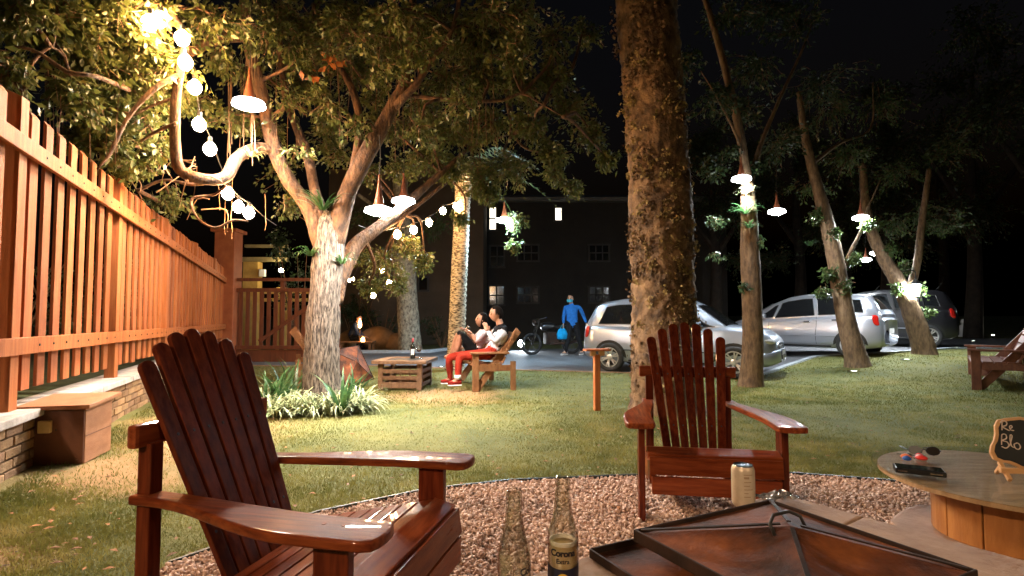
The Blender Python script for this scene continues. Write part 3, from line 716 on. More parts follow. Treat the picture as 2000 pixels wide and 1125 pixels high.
# hanging vines and aerial roots
def vines(spec, name, parent, base, mat):
    mb = MB()
    for px, y0, y1, Y, w in spec:
        n = 6; pts = []
        for i in range(n + 1):
            t = i / n; pts.append(P(px + random.uniform(-1.5, 1.5) + 4 * math.sin(t * 2 + px), y0 + (y1 - y0) * t, Y + .05 * math.sin(t * 5)))
        mb.tube(pts, w, 4)
    o = mb.build(name, mat, parent); o.location = -Vector(base); o['kind'] = 'stuff'
vs = [(random.uniform(445, 500), random.uniform(80, 120), random.uniform(230, 330), random.uniform(6, 6.6), .005) for _ in range(16)]
vs += [(random.uniform(530, 980), random.uniform(0, 150), random.uniform(180, 320), random.uniform(6.4, 7.6), .0045) for _ in range(30)]
vs += [(random.uniform(400, 560), random.uniform(330, 380), random.uniform(400, 470), random.uniform(6.2, 6.8), .0035) for _ in range(5)]
vs += [(random.uniform(30, 330), random.uniform(60, 200), random.uniform(240, 330), random.uniform(4.2, 5.4), .004) for _ in range(16)]
vines(vs, 'hanging_vines', main, TB, M['vine'])
# arching bare twigs by the fence
mb = MB()
for _ in range(16):
    a = (random.uniform(260, 420), random.uniform(300, 420)); b = (a[0] + random.uniform(-90, 90), a[1] + random.uniform(-60, 60))
    Y = random.uniform(5.4, 6.6); m_ = ((a[0] + b[0]) / 2 + random.uniform(-30, 30), (a[1] + b[1]) / 2 - random.uniform(10, 50))
    q = crom([(*P(*a, Y), .008), (*P(*m_, Y + .1), .006), (*P(*b, Y + .2), .003)], .08); mb.tube([p[:3] for p in q], [float(p[3]) for p in q], 4)
o = mb.build('bare_twigs', M['vine'], main); o.location = -TB; o['kind'] = 'stuff'
# a spray of dead orange leaves
lv, lf, tv, tf = foliage([(P(640, 118, 6.2), (.14, .14, .14), 26), (P(612, 150, 6.2), (.08, .08, .1), 14)], .10, 6, .5, .6)
o = link('dead_leaves', mesh_np('dead_leaves', lv, lf), M['leaf_y'], main); o.location = -TB; o['kind'] = 'stuff'

# --- thick flaky-barked trunk behind the second chair
CB = G(1298, 800)
def flaky(p, a, i):
    d = noise.voronoi(Vector((p.x * 9, p.y * 9, p.z * 7)) + .6 * noise.noise_vector(p * 6))[0]
    return .98 + .05 * noise.noise(p * 1.7) + .075 * (min(1, (d[1] - d[0]) * 2.0) - .4) + .03 * noise.noise(p * 22)
ct = tree('flaky_trunk_tree', 'thick tree trunk with flaky lichen-spotted bark behind the chair', CB,
     [(1300, 812, 6.6, .50), (1298, 785, 6.6, .41), (1297, 700, 6.6, .375), (1296, 600, 6.6, .37), (1291, 450, 6.6, .375), (1284, 300, 6.6, .365), (1272, 150, 6.6, .36), (1260, 0, 6.6, .36), (1250, -160, 6.6, .34), (1240, -420, 6.6, .3)],
     [[(1250, -160, 6.6, .16), (1300, -260, 6.8, .12), (1400, -340, 7.2, .08)], [(1248, -200, 6.6, .14), (1150, -280, 6.9, .09), (1050, -330, 7.2, .06)]],
     [(1150, -200, 6.9, .8, 300), (1330, -260, 7, .9, 300), (1050, -300, 7.2, .8, 250)], M['bark_flaky'], M['leaf_d'], .08, None, 110, flaky, step=.032)
def trunkx(z): return float(np.interp(z, [0, 1.2, 2.1, 3.05, 3.95, 4.9], [1.82, 1.81, 1.778, 1.736, 1.662, 1.589]))
M['lichen'] = leafmat('lichen_tuft', (.22, .16, .055), (.32, .23, .085), 20, .8, .1)
cl = []
for _ in range(170):
    a = random.uniform(-2.9, -.2); z = random.uniform(.3, 4.2); r = .375 + random.uniform(-.005, .015)
    cl.append(((trunkx(z) + r * math.cos(a), 6.6 + r * math.sin(a), z), (.03, .03, .035), random.choice((5, 8, 22))))
lv, lf, tv, tf = foliage(cl, .036, 3, .2, .9)
fl = []
for _ in range(1500):
    a = random.uniform(-3.2, .1); z = random.uniform(.1, 5.0); r = .358 + random.uniform(-.012, .008)
    if noise.noise(Vector((math.cos(a) * 1.6, math.sin(a) * 1.6, z * 1.3))) < -.08: continue
    fl.append(((trunkx(z) + r * math.cos(a), 6.6 + r * math.sin(a), z), (.02, .02, .03), 4))
fv, ff, _a, _b = foliage(fl, .042, 2, .1, .95)
o = link('bark_flakes', mesh_np('bark_flakes', fv, ff), M['bark_flaky'], ct); o.location = -CB; o['kind'] = 'stuff'
o = link('lichen_tufts', mesh_np('lichen_tufts', lv, lf), M['lichen'], ct); o.location = -CB; o['kind'] = 'stuff'

# --- slim tree by the silver cars
SB = G(1466, 754); SY = SB.y
tree('slim_tree', 'slim leaning tree trunk in front of the hatchback bonnet', SB,
     [(1466, 762, SY, .22), (1468, 735, SY, .175), (1470, 680, SY, .16), (1469, 600, SY, .152), (1465, 500, SY, .146), (1462, 400, SY, .115), (1456, 330, SY, .08), (1441, 240, SY, .066), (1420, 150, SY, .058), (1396, 60, SY, .05), (1372, -20, SY, .042), (1340, -140, SY, .03)],
     [[(1462, 380, SY, .05), (1480, 300, SY + .2, .04), (1520, 200, SY + .5, .03), (1570, 90, SY + .8, .02), (1600, 0, SY + 1, .01)],
      [(1455, 330, SY, .03), (1440, 270, SY - .1, .022), (1400, 190, SY - .2, .016), (1370, 140, SY - .2, .01)]],
     [(1330, 120, SY + .6, .7, 260), (1450, 220, SY + 1.2, .8, 300), (1600, 160, SY + 1.2, 1.0, 320), (1500, 20, SY + .6, .9, 300), (1400, 330, SY + .3, .5, 220), (1390, 200, SY, .7, 260), (1480, 120, SY + .5, .9, 300), (1560, 60, SY + 1, 1.0, 320), (1420, 30, SY, .9, 280), (1520, 280, SY + .8, .7, 260), (1478, 470, SY - .1, .14, 50), (1452, 560, SY - .12, .1, 24), (1480, 330, SY, .25, 90), (1440, 300, SY, .25, 80), (1400, 430, SY + .2, .25, 60), (1395, 500, SY + .2, .16, 30)],
     M['bark_slim'], M['leaf_d'], .085, None, 22, bark_disp(.05, 5, .04))
RB = G(1672, 716); RY = RB.y
tree('leaning_tree', 'leaning tree trunk beside the minivan rear door', RB,
     [(1676, 722, RY, .25), (1672, 700, RY, .2), (1656, 640, RY, .165), (1641, 560, RY, .155), (1628, 490, RY, .14), (1614, 430, RY, .125), (1598, 370, RY, .10), (1575, 280, RY, .075), (1560, 180, RY, .05)],
     [[(1640, 545, RY, .05), (1660, 495, RY, .04), (1680, 455, RY, .03), (1690, 420, RY, .02), (1720, 350, RY, .012)], [(1585, 320, RY, .04), (1640, 280, RY + .3, .03), (1700, 250, RY + .5, .02), (1705, 160, RY + .5, .01)]],
     [(1650, 560, RY - .1, .2, 110), (1630, 460, RY - .1, .22, 120), (1600, 420, RY - .1, .25, 110), (1620, 530, RY - .1, .24, 150), (1605, 570, RY - .1, .2, 110), (1665, 500, RY, .22, 140), (1690, 440, RY, .2, 90), (1660, 300, RY + .6, 1.0, 330), (1750, 340, RY + 1, .9, 300), (1620, 200, RY + .5, 1.1, 330), (1720, 200, RY + 1, 1.1, 330), (1580, 360, RY + .4, .6, 170)],
     M['bark_slim'], M['leaf_b'], .075, None, 20, bark_disp(.06, 5, .04))
QB = G(1803, 692); QY = QB.y
tree('bent_tree', 'bent tree trunk in front of the black car', QB,
     [(1806, 698, QY, .27), (1803, 680, QY, .225), (1790, 635, QY, .2), (1772, 590, QY, .175), (1748, 540, QY, .15), (1726, 505, QY, .13), (1705, 460, QY, .11), (1690, 400, QY, .09), (1685, 320, QY, .07)],
     [[(1770, 585, QY, .09), (1790, 520, QY, .08), (1800, 440, QY, .07), (1815, 330, QY, .05)]],
     [(1750, 560, QY - .1, .25, 120), (1735, 490, QY - .1, .3, 140), (1790, 560, QY, .35, 200), (1760, 520, QY, .3, 130), (1805, 610, QY, .25, 110), (1790, 420, QY + .4, .8, 240), (1850, 440, QY + .6, .8, 220), (1850, 300, QY + .5, 1.2, 300), (1740, 430, QY + .3, .6, 170)],
     M['bark_slim'], M['leaf_b'], .08, None, 20, bark_disp(.07, 5, .04))

# --- pale trunk across the lane, and the palm
WB = G(800, 689); WY = WB.y
tree('pale_trunk_tree', 'pale mottled tree trunk on the verge across the lane', WB,
     [(803, 693, WY, .42), (801, 684, WY, .36), (799, 650, WY, .33), (796, 600, WY, .31), (794, 550, WY, .3), (790, 490, WY, .28), (785, 420, WY, .25), (780, 330, WY, .2)],
     [[(788, 470, WY, .1), (750, 420, WY, .08), (700, 380, WY, .05)]],
     [(790, 470, WY, 1.0, 320), (850, 440, WY, .9, 260), (720, 420, WY, 1.0, 260)], M['bark_pale'], M['leaf_b'], .1, None, 20, bark_disp(.05, 3, .05))
def palm():
    Y = 11.4; base = Vector((P(889, 715, Y).x, Y, 0))
    t = empty('palm_tree', base, 0, 'palm trunk with ringed scaly bark behind the seated couple', 'tree'); off = -base
    pts = [(889, 724, Y, .22), (890, 700, Y, .185), (893, 640, Y, .17), (896, 560, Y, .165), (900, 470, Y, .165), (903, 400, Y, .16), (905, 370, Y, .17), (906, 340, Y, .19), (906, 320, Y, .1)]
    def rings(p, a, i): return 1 + .06 * math.sin(p.z * 62 + 2.2 * noise.noise(p * 5) + (2.5 if int(a * 3) % 2 else 0)) + .035 * noise.noise(p * 9)
    mb = MB(); w = [(*P(a, b, Y), r) for a, b, _, r in pts]; q = crom(w, .022); mb.tube([p[:3] for p in q], [float(p[3]) for p in q], 24, disp=rings)
    o = mb.build('trunk', pbr('palm_bark', (.05, .035, .02), (.46, .39, .27), 9, .8, .8, 14, stretch=(1.5, 1.5, 4), detail=6, contrast=(.4, .58)), t, 0, True); o.location = off
    top = P(906, 330, Y)
    for k in range(14):
        a = k * 2.4; L = random.uniform(1.6, 2.2); el = random.uniform(.1, 1.0); vs = []; fs = []; prev = None
        for i in range(16):
            s = i / 15; r = L * s * math.cos(el) ; z = L * s * math.sin(el) - 1.1 * s * s * L * .6
            c = Vector((math.cos(a) * r, math.sin(a) * r, z)); sd = Vector((-math.sin(a), math.cos(a), 0))
            vs += [c + sd * .008, c - sd * .008]
            if i: fs.append((2 * i - 2, 2 * i, 2 * i + 1, 2 * i - 1))
        nb = len(vs)
        for i in range(2, 16):
            s = i / 15; c = (vs[2 * i] + vs[2 * i + 1]) / 2
            for sg in (-1, 1):
                sd = Vector((-math.sin(a), math.cos(a), 0)) * sg; l = .38 * math.sin(math.pi * min(1, s * .85 + .12))
                tip = c + sd * l * .8 + Vector((math.cos(a), math.sin(a), -.5)) * l * .5; b0 = len(vs)
                vs += [c, c + Vector((math.cos(a), math.sin(a), 0)) * .05, tip]; fs.append((b0, b0 + 1, b0 + 2))
        mb = MB(); mb.add([v + top for v in vs], fs); o = mb.build('frond', M['leaf_b'], t); o.location = off
palm()

# --- trees standing in the dark beyond the car park
spots = [(1395, 22, 0, 7.5), (1560, 24, .2, 8.5), (1730, 22, .2, 9.5), (1900, 20, .2, 10), (2050, 17, .2, 9.5), (1270, 29, 0, 9), (1650, 31, .2, 12), (1840, 29, .2, 12)]
lab = ['dark leafy tree in the gloom just right of the thick trunk', 'dark tree above the two silver cars', 'dark spreading tree above the minivan roof', 'tall dark tree at the far end of the car park',
       'dark tree filling the upper right corner', 'dark tree behind the apartment house end', 'tall dim tree far behind the parked cars', 'faint tall tree behind the black car']
for (px, Y, z, h), lb in zip(spots, lab):
    b = P(px, 615, Y); b.z = z; s = Y / 1080.0
    cl = []
    for k in range(9):
        a = random.uniform(0, 6.28); rr = random.uniform(0, h * .28)
        cl.append((px + rr * math.cos(a) / s, 615 - (random.uniform(.28, .98) * h) / s, Y + rr * math.sin(a), h * random.uniform(.13, .2), 420))
    toppx = 615 - (h * .9) / s
    tree('dark_tree', lb, b, [(px, 615 + 1.0 / s, Y, .3), (px + 4, 615 - .2 * h / s, Y, .22), (px - 5, 615 - .55 * h / s, Y, .15), (px, toppx, Y, .05)],
         [[(px, 615 - .3 * h / s, Y, .12), (px + .2 * h / s, 615 - .6 * h / s, Y, .06)], [(px, 615 - .35 * h / s, Y, .12), (px - .2 * h / s, 615 - .62 * h / s, Y, .06)]],
         cl, M['bark_dark'], M['leaf_d'], .14, None, 10, None, 'dark trees beyond the car park', 9)
# shrubs behind the fence
def shrub(name, label, loc, r, h, n, mat, leaf=.07, group=None):
    t = empty(name, loc, 0, label, 'shrub', group)
    mb = MB()
    for k in range(6):
        a = k * 1.05; mb.tube([(0, 0, -.05), (.3 * r * math.cos(a), .3 * r * math.sin(a), h * .4), (.6 * r * math.cos(a), .6 * r * math.sin(a), h * .8)], [.02, .014, .006], 5)
    mb.build('stem', M['vine'], t)
    cl = [((random.uniform(-.5, .5) * r, random.uniform(-.5, .5) * r, h * random.uniform(.3, .85)), (r * .5, r * .5, h * .25), n // 6) for _ in range(6)]
    lv, lf, tv, tf = foliage(cl, leaf, 9)
    o = link('foliage', mesh_np('foliage', lv, lf), mat, t); o['kind'] = 'stuff'
    return t
for s, n_, h, lb in ((1.2, -1.3, 1.3, 'low shrub glimpsed through the near slats of the fence'), (3.4, -1.4, 1.6, 'leafy shrub behind the second bay of the fence'), (5.6, -1.6, 1.9, 'shrub behind the middle of the fence'), (8.0, -1.5, 2.0, 'shrub behind the far bays of the fence near the pillar')):
    p = fp(s, n_, .48); shrub('shrub', lb, p, .9, h, 700, M['leaf_d'], .075, 'shrubs behind the fence')
p = P(585, 600, 14.6); shrub('shrub', 'dark bushy shrub behind the picket gate', (p.x, 14.7, 0), 1.2, 3.6, 900, M['leaf_d'], .1)
p = P(740, 600, 18.6); shrub('shrub', 'dark shrub against the annex wall left of the pale trunk', (p.x, 19, 0), 1.3, 1.7, 700, M['leaf_d'], .1)
p = P(690, 560, 19.3); shrub('shrub', 'round dark shrub behind the crouching person', (p.x, 19.6, 0), 1.1, 2.2, 700, M['leaf_d'], .1)
p = P(860, 650, 18.6); shrub('shrub', 'low dark shrub between the pale trunk and the palm', (p.x, 19, 0), 1.0, 1.3, 500, M['leaf_d'], .1)

# --- strap-leaved plants
def straps(n, L, W, mat, up=.9, name='strap', spread=.03, droop=1.0):
    vs = []; fs = []
    for k in range(n):
        a = random.uniform(0, 6.283); l = L * random.uniform(.65, 1.15); w = W * random.uniform(.7, 1.2); el = R(random.uniform(38, 82)) * up
        c = Vector((math.cos(a), math.sin(a), 0)); sd = Vector((-c.y, c.x, 0)); p = c * random.uniform(0, spread); b0 = len(vs); seg = 6; ang = el
        for i in range(seg + 1):
            ww = w * (1 - (i / seg) ** 2.2) + .0008
            vs += [p + sd * ww, p - sd * ww]
            if i: j = b0 + 2 * i; fs.append((j - 2, j, j + 1, j - 1))
            p = p + (c * math.cos(ang) + Vector((0, 0, math.sin(ang)))) * (l / seg); ang -= droop * (.12 + .09 * i)
    mb = MB(); mb.add(vs, fs); return mb.mesh(name)
spider = [straps(30, .36, .0105, None, name='leaves') for _ in range(4)]
for m_ in spider: m_.materials.append(M['strap_w'])
k = 0; made = 0
while made < 46:
    k += 1; a = random.uniform(math.pi * .96, math.pi * 2.04); rr = random.uniform(.35, 1.0)
    x = TB.x - .08 + .70 * rr * math.cos(a); y = TB.y + .68 * rr * math.sin(a)
    if math.hypot(x - TB.x, y - TB.y) < .36: continue
    e = tag(bpy.data.objects.new('spider_plant', random.choice(spider)), 'pale variegated strap-leaved plant at the foot of the lantern tree', 'plant', 'variegated plants round the lantern tree'); COL.objects.link(e)
    e.location = (x, y, -.005); e.rotation_euler = (0, 0, random.uniform(0, 6.28)); s = random.uniform(.85, 1.3); e.scale = (s, s, s); made += 1
agap = [straps(16, .66, .028, None, 1.12, 'leaves', .05, .55) for _ in range(2)]
for m_ in agap: m_.materials.append(M['strap'])
for px, py, lb in ((545, 800, 'dark green broad-leaved clump at the outer left of the tree bed'), (575, 790, 'tall dark green clump hugging the left of the pale trunk'), (560, 778, 'dark green clump at the back left of the tree bed'),
                   (668, 812, 'single upright green clump in front of the pale trunk'), (690, 785, 'dark green clump hugging the right of the pale trunk'), (520, 808, 'spreading green clump nearest the chair slats')):
    g = G(px, py); o = tag(bpy.data.objects.new('lily_plant', random.choice(agap)), lb, 'plant', 'broad-leaved clumps round the lantern tree'); COL.objects.link(o)
    o.location = (g.x, g.y, 0); s = random.uniform(.75, 1.0); o.scale = (s, s, s); o.rotation_euler = (0, 0, random.uniform(0, 6.28))
def epiphyte(name, label, px, py, Y, n, L, W, mat, droop=.9):
    me = straps(n, L, W, mat, .8, 'leaves', .04, droop); me.materials.append(mat)
    o = tag(bpy.data.objects.new(name, me), label, 'plant'); COL.objects.link(o); o.location = P(px, py, Y); return o
epiphyte('bromeliad', 'green bromeliad growing on the slim trunk under its lamp', 1456, 418, SY - .14, 40, .32, .011, M['strap'])
epiphyte('orchid', 'pale rooted orchid on the slim trunk just below the lamp', 1457, 378, SY - .13, 22, .22, .009, M['strap_w'])
epiphyte('bromeliad', 'bromeliad perched low on the slim trunk', 1463, 445, SY - .15, 26, .2, .009, M['strap'])
epiphyte('bromeliad', 'spiky air plant hanging left of the leaning trunk', 1582, 480, RY, 16, .24, .008, M['strap'])
epiphyte('fern', 'fern in the fork of the lantern tree', 630, 410, 6.62, 34, .4, .014, M['strap'], .7)
epiphyte('fern', 'small leafy fern on the left side of the furrowed trunk', 608, 500, 6.7, 26, .26, .012, M['strap'], 1.2)
epiphyte('fern', 'small leafy fern on the right side of the furrowed trunk', 668, 515, 6.7, 24, .24, .012, M['strap'], 1.2)
epiphyte('bromeliad', 'pale rooted clump on the arched limb of the lantern tree', 490, 305, 6.1, 26, .2, .009, M['strap_w'], 1.4)
epiphyte('bromeliad', 'leafy clump lit up on top of the left limb', 478, 70, 6.0, 30, .32, .014, M['strap'], 1.0)

# ================================================================== LAMPS
def bulb(parent, p, off, r=.055, mat='warm'):
    mb = MB(); mb.lathe([(0, -r * 1.15), (r * .5, -r * .98), (r * .87, -r * .5), (r, 0), (r * .9, r * .45), (r * .55, r * .9), (r * .3, r * 1.15)], 12, Matrix.Translation(p + off))
    b = mb.build('bulb', M[mat], parent, 0, True)
    mb = MB(); mb.lathe([(r * .32, r * 1.14), (r * .36, r * 1.2), (r * .36, r * 1.9), (r * .15, r * 2.1)], 10, Matrix.Translation(p + off)); mb.build('socket', M['black'], b)
def string_lights(name, label, pts, r, mat, anchors, group=None):
    q = [P(*a) for a in pts]; base = q[-1].copy(); base.z = 0
    t = empty(name, base, 0, label, 'string lights', group)
    cab = []; 
    allp = [P(*a) for a in anchors[0]] + [p + Vector((0, 0, r * 2)) for p in q] + [P(*a) for a in anchors[1]]
    for a, b in zip(allp[:-1], allp[1:]):
        for k in range(6):
            s = k / 6; c = a.lerp(b, s); c.z -= .05 * math.sin(math.pi * s) * (a - b).length; cab.append(c)
    cab.append(allp[-1]); mb = MB(); mb.tube(cab, .0045, 5); o = mb.build('cable', M['cable'], t); o.location = -base
    for p in q: bulb(t, p, -base, r, mat)
string_lights('string_lights', 'string of warm bulbs dropping down the left limb past the arched branch',
    [(292, 45, 4.6), (312, 38, 4.75), (356, 75, 4.85), (362, 122, 4.95), (380, 171, 5.2), (389, 243, 5.35), (410, 291, 5.5), (445, 378, 5.9), (466, 404, 6.2), (486, 416, 6.4)], .062, 'warm', ([(230, 20, 4.4)], [(540, 440, 6.7)]))
string_lights('string_lights', 'string of warm bulbs running from the lantern tree up to the palm', [(776, 458, 8.6), (808, 449, 9.2), (838, 435, 9.8), (865, 412, 10.5), (891, 403, 11.1)], .06, 'warm_s', ([(700, 440, 7.3)], [(903, 385, 11.2)]))
string_lights('string_lights', 'cluster of small warm bulbs in the foliage above the crouching person', [(746, 527, 10.5), (760, 552, 10.8), (720, 564, 10.6), (729, 577, 10.8)], .05, 'warm_s', ([(752, 480, 10.2)], [(740, 590, 10.9)]))
string_lights('string_lights', 'faint pair of warm bulbs between the furrowed trunk and the pale trunk', [(682, 548, 12.5), (690, 545, 12.6)], .03, 'warm_s', ([(660, 520, 12)], [(700, 520, 12.7)]))

def pendant(label, px, py, Y, r=.155, h=.34, mat='lampw', cord=1.0, name='pendant_lamp', group='cone pendant lamps', shade='copper', tilt=0):
    p = P(px, py, Y); t = empty(name, p, 0, label, 'lamp', group); t.rotation_euler = (tilt, 0, 0)
    c = r * .42; mb = MB(); mb.lathe([(c, .05), (c * .97, .054), (c * .55, h * .5), (c * .16, h), (c * .12, h + .05)], 24, None, 0, False)
    mb.lathe([(c * .9, .05), (c * 1.02, .052), (c * .98, .06)], 24, None, 0, False); mb.lathe([(c * .985, .051), (c * .54, h * .49), (c * .14, h - .01)], 24, None, 0, False); mb.build('shade', M[shade], t, 0, True)
    mb = MB(); mb.lathe([(r * 1.05, -.024), (r * 1.06, -.018), (r * .98, .022), (c * .98, .053), (c * .8, .053), (r * .95, .02), (r * 1.04, -.02)], 24, None, 0, False); mb.build('opal_cap', M[{'lampw_s': 'opal_far', 'lampb': 'opal_b'}.get(mat, 'opal')], t, 0, True)
    mb = MB(); mb.lathe([(0, -.062), (r * .45, -.056), (r * .8, -.034), (r, .0), (r * .9, .012), (r * .5, .02), (0, .02)], 20); mb.build('diffuser', M[mat], t, 0, True)
    mb = MB(); mb.tube([(0, 0, h + .04), (.01, 0, h + cord * .5), (0, 0, h + cord)], .005, 6); mb.build('cord', M['cable'], t)
    return t
pendant('copper cone lamp hanging beside the left limb of the lantern tree', 486, 203, 5.6, .155, .33, cord=.7)
pendant('copper cone lamp hanging just right of the furrowed trunk', 740, 411, 6.2, .155, .36, cord=.5)
pendant('cone lamp second from the furrowed trunk hanging higher and further back', 788, 392, 7.6, .155, .34, cord=.8)
pendant('cool white lamp glowing beside leaves in front of the lit window', 985, 430, 11.9, .19, .36, 'lampb', .8)
pendant('white lamp against the slim trunk above the bromeliads', 1448, 349, SY - .3, .14, .3, 'lampw_s', .6)
pendant('white cone lamp hanging just right of the slim trunk', 1517, 413, 9.6, .14, .3, 'lampw_s', .9)
pendant('small distant lamp left of the leaning trunk', 1594, 423, 15.5, .12, .28, 'lampw_s', .8)
pendant('white lamp over the leaves right of the leaning trunk', 1681, 425, RY + .1, .14, .3, 'lampw_s', .9)
pendant('distant lamp at the top of the bent trunk', 1712, 494, 13.0, .13, .28, 'lampw_s', .8)
pendant('distant lamp left of the bent trunk and lower than its neighbour', 1691, 507, 14.5, .13, .28, 'lampw_s', .8)
# the terrace lamps that light the gravel circle hang over and behind the photographer
pendant('copper cone lamp over the gravel circle above the fire pit', 0, 0, 1, .14, .34, 'warmlamp_r', .8).location = (2.7, -1.2, 2.8)
pendant('copper cone lamp behind the photographer over the gravel circle', 0, 0, 1, .14, .34, 'warmlamp' if 'warmlamp' in M else 'lampw', .8).location = (-2.4, -2.4, 3.0)
def lantern(label, px, py, Y, mat):
    p = P(px, py, Y); t = empty('wall_lantern', p, 0, label, 'lamp')
    mb = MB(); mb.lathe([(.05, -.12), (.09, .1), (.09, .12)], 6); mb.build('glass_box', M[mat], t)
    mb = MB(); mb.lathe([(.13, .12), (.12, .14), (.02, .24), (.015, .3)], 6); mb.build('hood', M['iron'], t)
    mb = MB(); mb.lathe([(.03, -.16), (.055, -.12)], 6); mb.build('finial', M['iron'], t)
    mb = MB(); mb.tube([(0, 0, .3), (0, 0, .4), (-.1, 0, .45), (-.25, .05, .4)], .012, 6); mb.build('bracket', M['iron'], t)
lantern('white lantern bracketed on the bent trunk', 1789, 567, QY - .25, 'lampw_s')
def ground_light(label, px, py, mat, r=.07):
    g = G(px, py); t = empty('ground_light', g, 0, label, 'ground light', 'recessed lawn lights')
    mb = MB(); mb.lathe([(r, -.05), (r * 1.25, 0), (r * 1.25, .02), (r, .024)], 20); mb.build('rim', M['chrome'], t)
    mb = MB(); mb.lathe([(r * .97, .014), (r * .6, .024), (0, .028)], 20, None, 0, False); mb.build('lens', M[mat], t)
M['ground_glow'] = emit('ground_light_glow', (.85, 1, .82), 6)
ground_light('recessed lawn light in front of the leaning trunk', 1668, 727, 'ground_glow', .085)
ground_light('recessed lawn light between the leaning and bent trunks', 1771, 704, 'ground_glow', .08)
ground_light('recessed lawn light right of the bent trunk', 1870, 680, 'ground_glow', .08)
ground_light('farthest recessed lawn light behind the dark bench', 1901, 667, 'ground_glow', .08)
ground_light('recessed light in the grass left of the bench leg', 862, 718, 'ground_glow', .06)
M['flood'] = emit('flood_glow', (.85, .94, 1), 420)
def flood(label, px, py, Y, mat, r=.12):
    p = P(px, py, Y); p.z = max(p.z, .2); t = empty('floodlight', (p.x, p.y, 0), 0, label, 'floodlight'); z = p.z
    mb = MB(); mb.box((0, .06, z), (r * 2.4, .08, r * 2)); mb.build('housing', M['iron'], t, .01)
    mb = MB(); mb.lathe([(0, .03), (r * .6, .02), (r, 0)], 16, Matrix.Translation((0, .018, z)) @ Matrix.Rotation(R(90), 4, 'X'), 0, False); mb.build('lens', M[mat], t)
    mb = MB(); mb.tube([(0, .1, 0), (0, .1, z)], .02, 6); mb.build('stake', M['iron'], t)
flood('bright floodlight at ground level between the couple and the walking person', 1018, 671, 17.2, 'flood', .10)
M['candle'] = emit('candle_glow', (1, .45, .15), 60)
# ================================================================== ARMCHAIRS
def make_chair(label):
    t = empty('adirondack_chair', (0, 0, 0), 0, label, 'chair', 'varnished armchairs on the gravel')
    wr, wf, la, ha, hr = .25, .366, .83, .54, .76
    x0, z0, x1, z1 = .25, .20, -.115, 1.055
    d = Vector((x1 - x0, 0, z1 - z0)); L = d.length; d.normalize(); nrm = Vector((d.z, 0, -d.x))
    for i in range(7):
        k = i - 3; yb = k * .053; yt = k * .0760; top = L - .012 * k * k - (.0 if k else 0)
        wb, wt = .046, .062; mb = MB(); pts = []
        pts = [(0, -wb / 2), (0, wb / 2)]
        a = [(top - wt * .45 + wt * .45 * math.sin(q), yt - yb + wt / 2 * math.cos(q)) for q in [math.pi * j / 8 for j in range(9)]]
        pts = [(0, -wb / 2), ] + [(p, y) for p, y in reversed(a)] + [(0, wb / 2)]
        Mx = Matrix(((d.x, 0, nrm.x, x0), (0, 1, 0, yb), (d.z, 0, nrm.z, z0), (0, 0, 0, 1)))
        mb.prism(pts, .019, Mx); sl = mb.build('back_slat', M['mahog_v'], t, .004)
        for u_ in (.60, .235):
            sc = MB(); sc.lathe([(.0055, 0), (.0055, .0012), (.003, .0016), (0, .0008)], 8, Mx @ Matrix.Translation((L * u_, (yt - yb) * u_, .0095))); sc.build('screw', M['iron'], sl)
    for s in (-1, 1):
        # arm: waisted towards the rear post, wide rounded paddle at the front
        up = []; lo = []
        for j in range(15):
            q = j / 14; x = -.05 + (la + .05) * q; e = ss((q - .05) / .75)
            cy = wr + (wf - wr) * e + .012; w = .036 + .042 * ss((q - .12) / .6)
            up.append((x, s * (cy + w))); lo.append((x, s * (cy - w)))
        fr = [(la + .045 * math.sin(math.pi * (j + 1) / 6) ** .6, s * ((wf + .012) + .078 * math.cos(math.pi * (j + 1) / 6))) for j in range(5)]
        pts = up + fr + lo[::-1]
        if s < 0: pts = pts[::-1]
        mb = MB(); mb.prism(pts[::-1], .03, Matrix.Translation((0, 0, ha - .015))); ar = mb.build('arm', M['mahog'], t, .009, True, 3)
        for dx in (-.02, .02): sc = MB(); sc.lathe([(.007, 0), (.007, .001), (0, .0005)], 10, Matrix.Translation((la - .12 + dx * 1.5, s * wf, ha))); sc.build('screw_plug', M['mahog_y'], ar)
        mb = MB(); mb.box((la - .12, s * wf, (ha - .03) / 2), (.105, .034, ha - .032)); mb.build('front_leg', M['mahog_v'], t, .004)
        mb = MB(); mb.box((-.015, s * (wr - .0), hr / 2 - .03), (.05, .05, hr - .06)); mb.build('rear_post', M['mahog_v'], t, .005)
        mb = MB(); mb.beam((.80, s * .315, .27), (-.06, s * .292, .13), .03, .11); mb.build('side_rail', M['mahog'], t, .004)
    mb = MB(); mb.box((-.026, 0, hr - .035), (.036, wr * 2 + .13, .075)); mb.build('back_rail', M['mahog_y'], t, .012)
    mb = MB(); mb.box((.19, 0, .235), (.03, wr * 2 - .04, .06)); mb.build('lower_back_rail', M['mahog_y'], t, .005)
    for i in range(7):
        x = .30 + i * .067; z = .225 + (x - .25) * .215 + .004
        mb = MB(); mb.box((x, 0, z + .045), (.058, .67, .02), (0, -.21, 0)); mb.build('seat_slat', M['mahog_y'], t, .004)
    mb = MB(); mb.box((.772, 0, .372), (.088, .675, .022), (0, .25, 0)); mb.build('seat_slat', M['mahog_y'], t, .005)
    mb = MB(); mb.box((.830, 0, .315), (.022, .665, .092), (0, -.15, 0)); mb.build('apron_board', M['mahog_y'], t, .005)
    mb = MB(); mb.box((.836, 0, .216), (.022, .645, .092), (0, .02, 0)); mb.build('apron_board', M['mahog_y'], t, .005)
    return t
ch1 = make_chair('dark varnished slatted armchair in the foreground with its back to the fence')
ch1.location = (-1.092, 2.045, 0.022); ch1.rotation_euler = (0, 0, R(-13))
ch2 = copy_tree(ch1); ch2['label'] = 'red-brown slatted armchair facing the camera in front of the thick trunk'
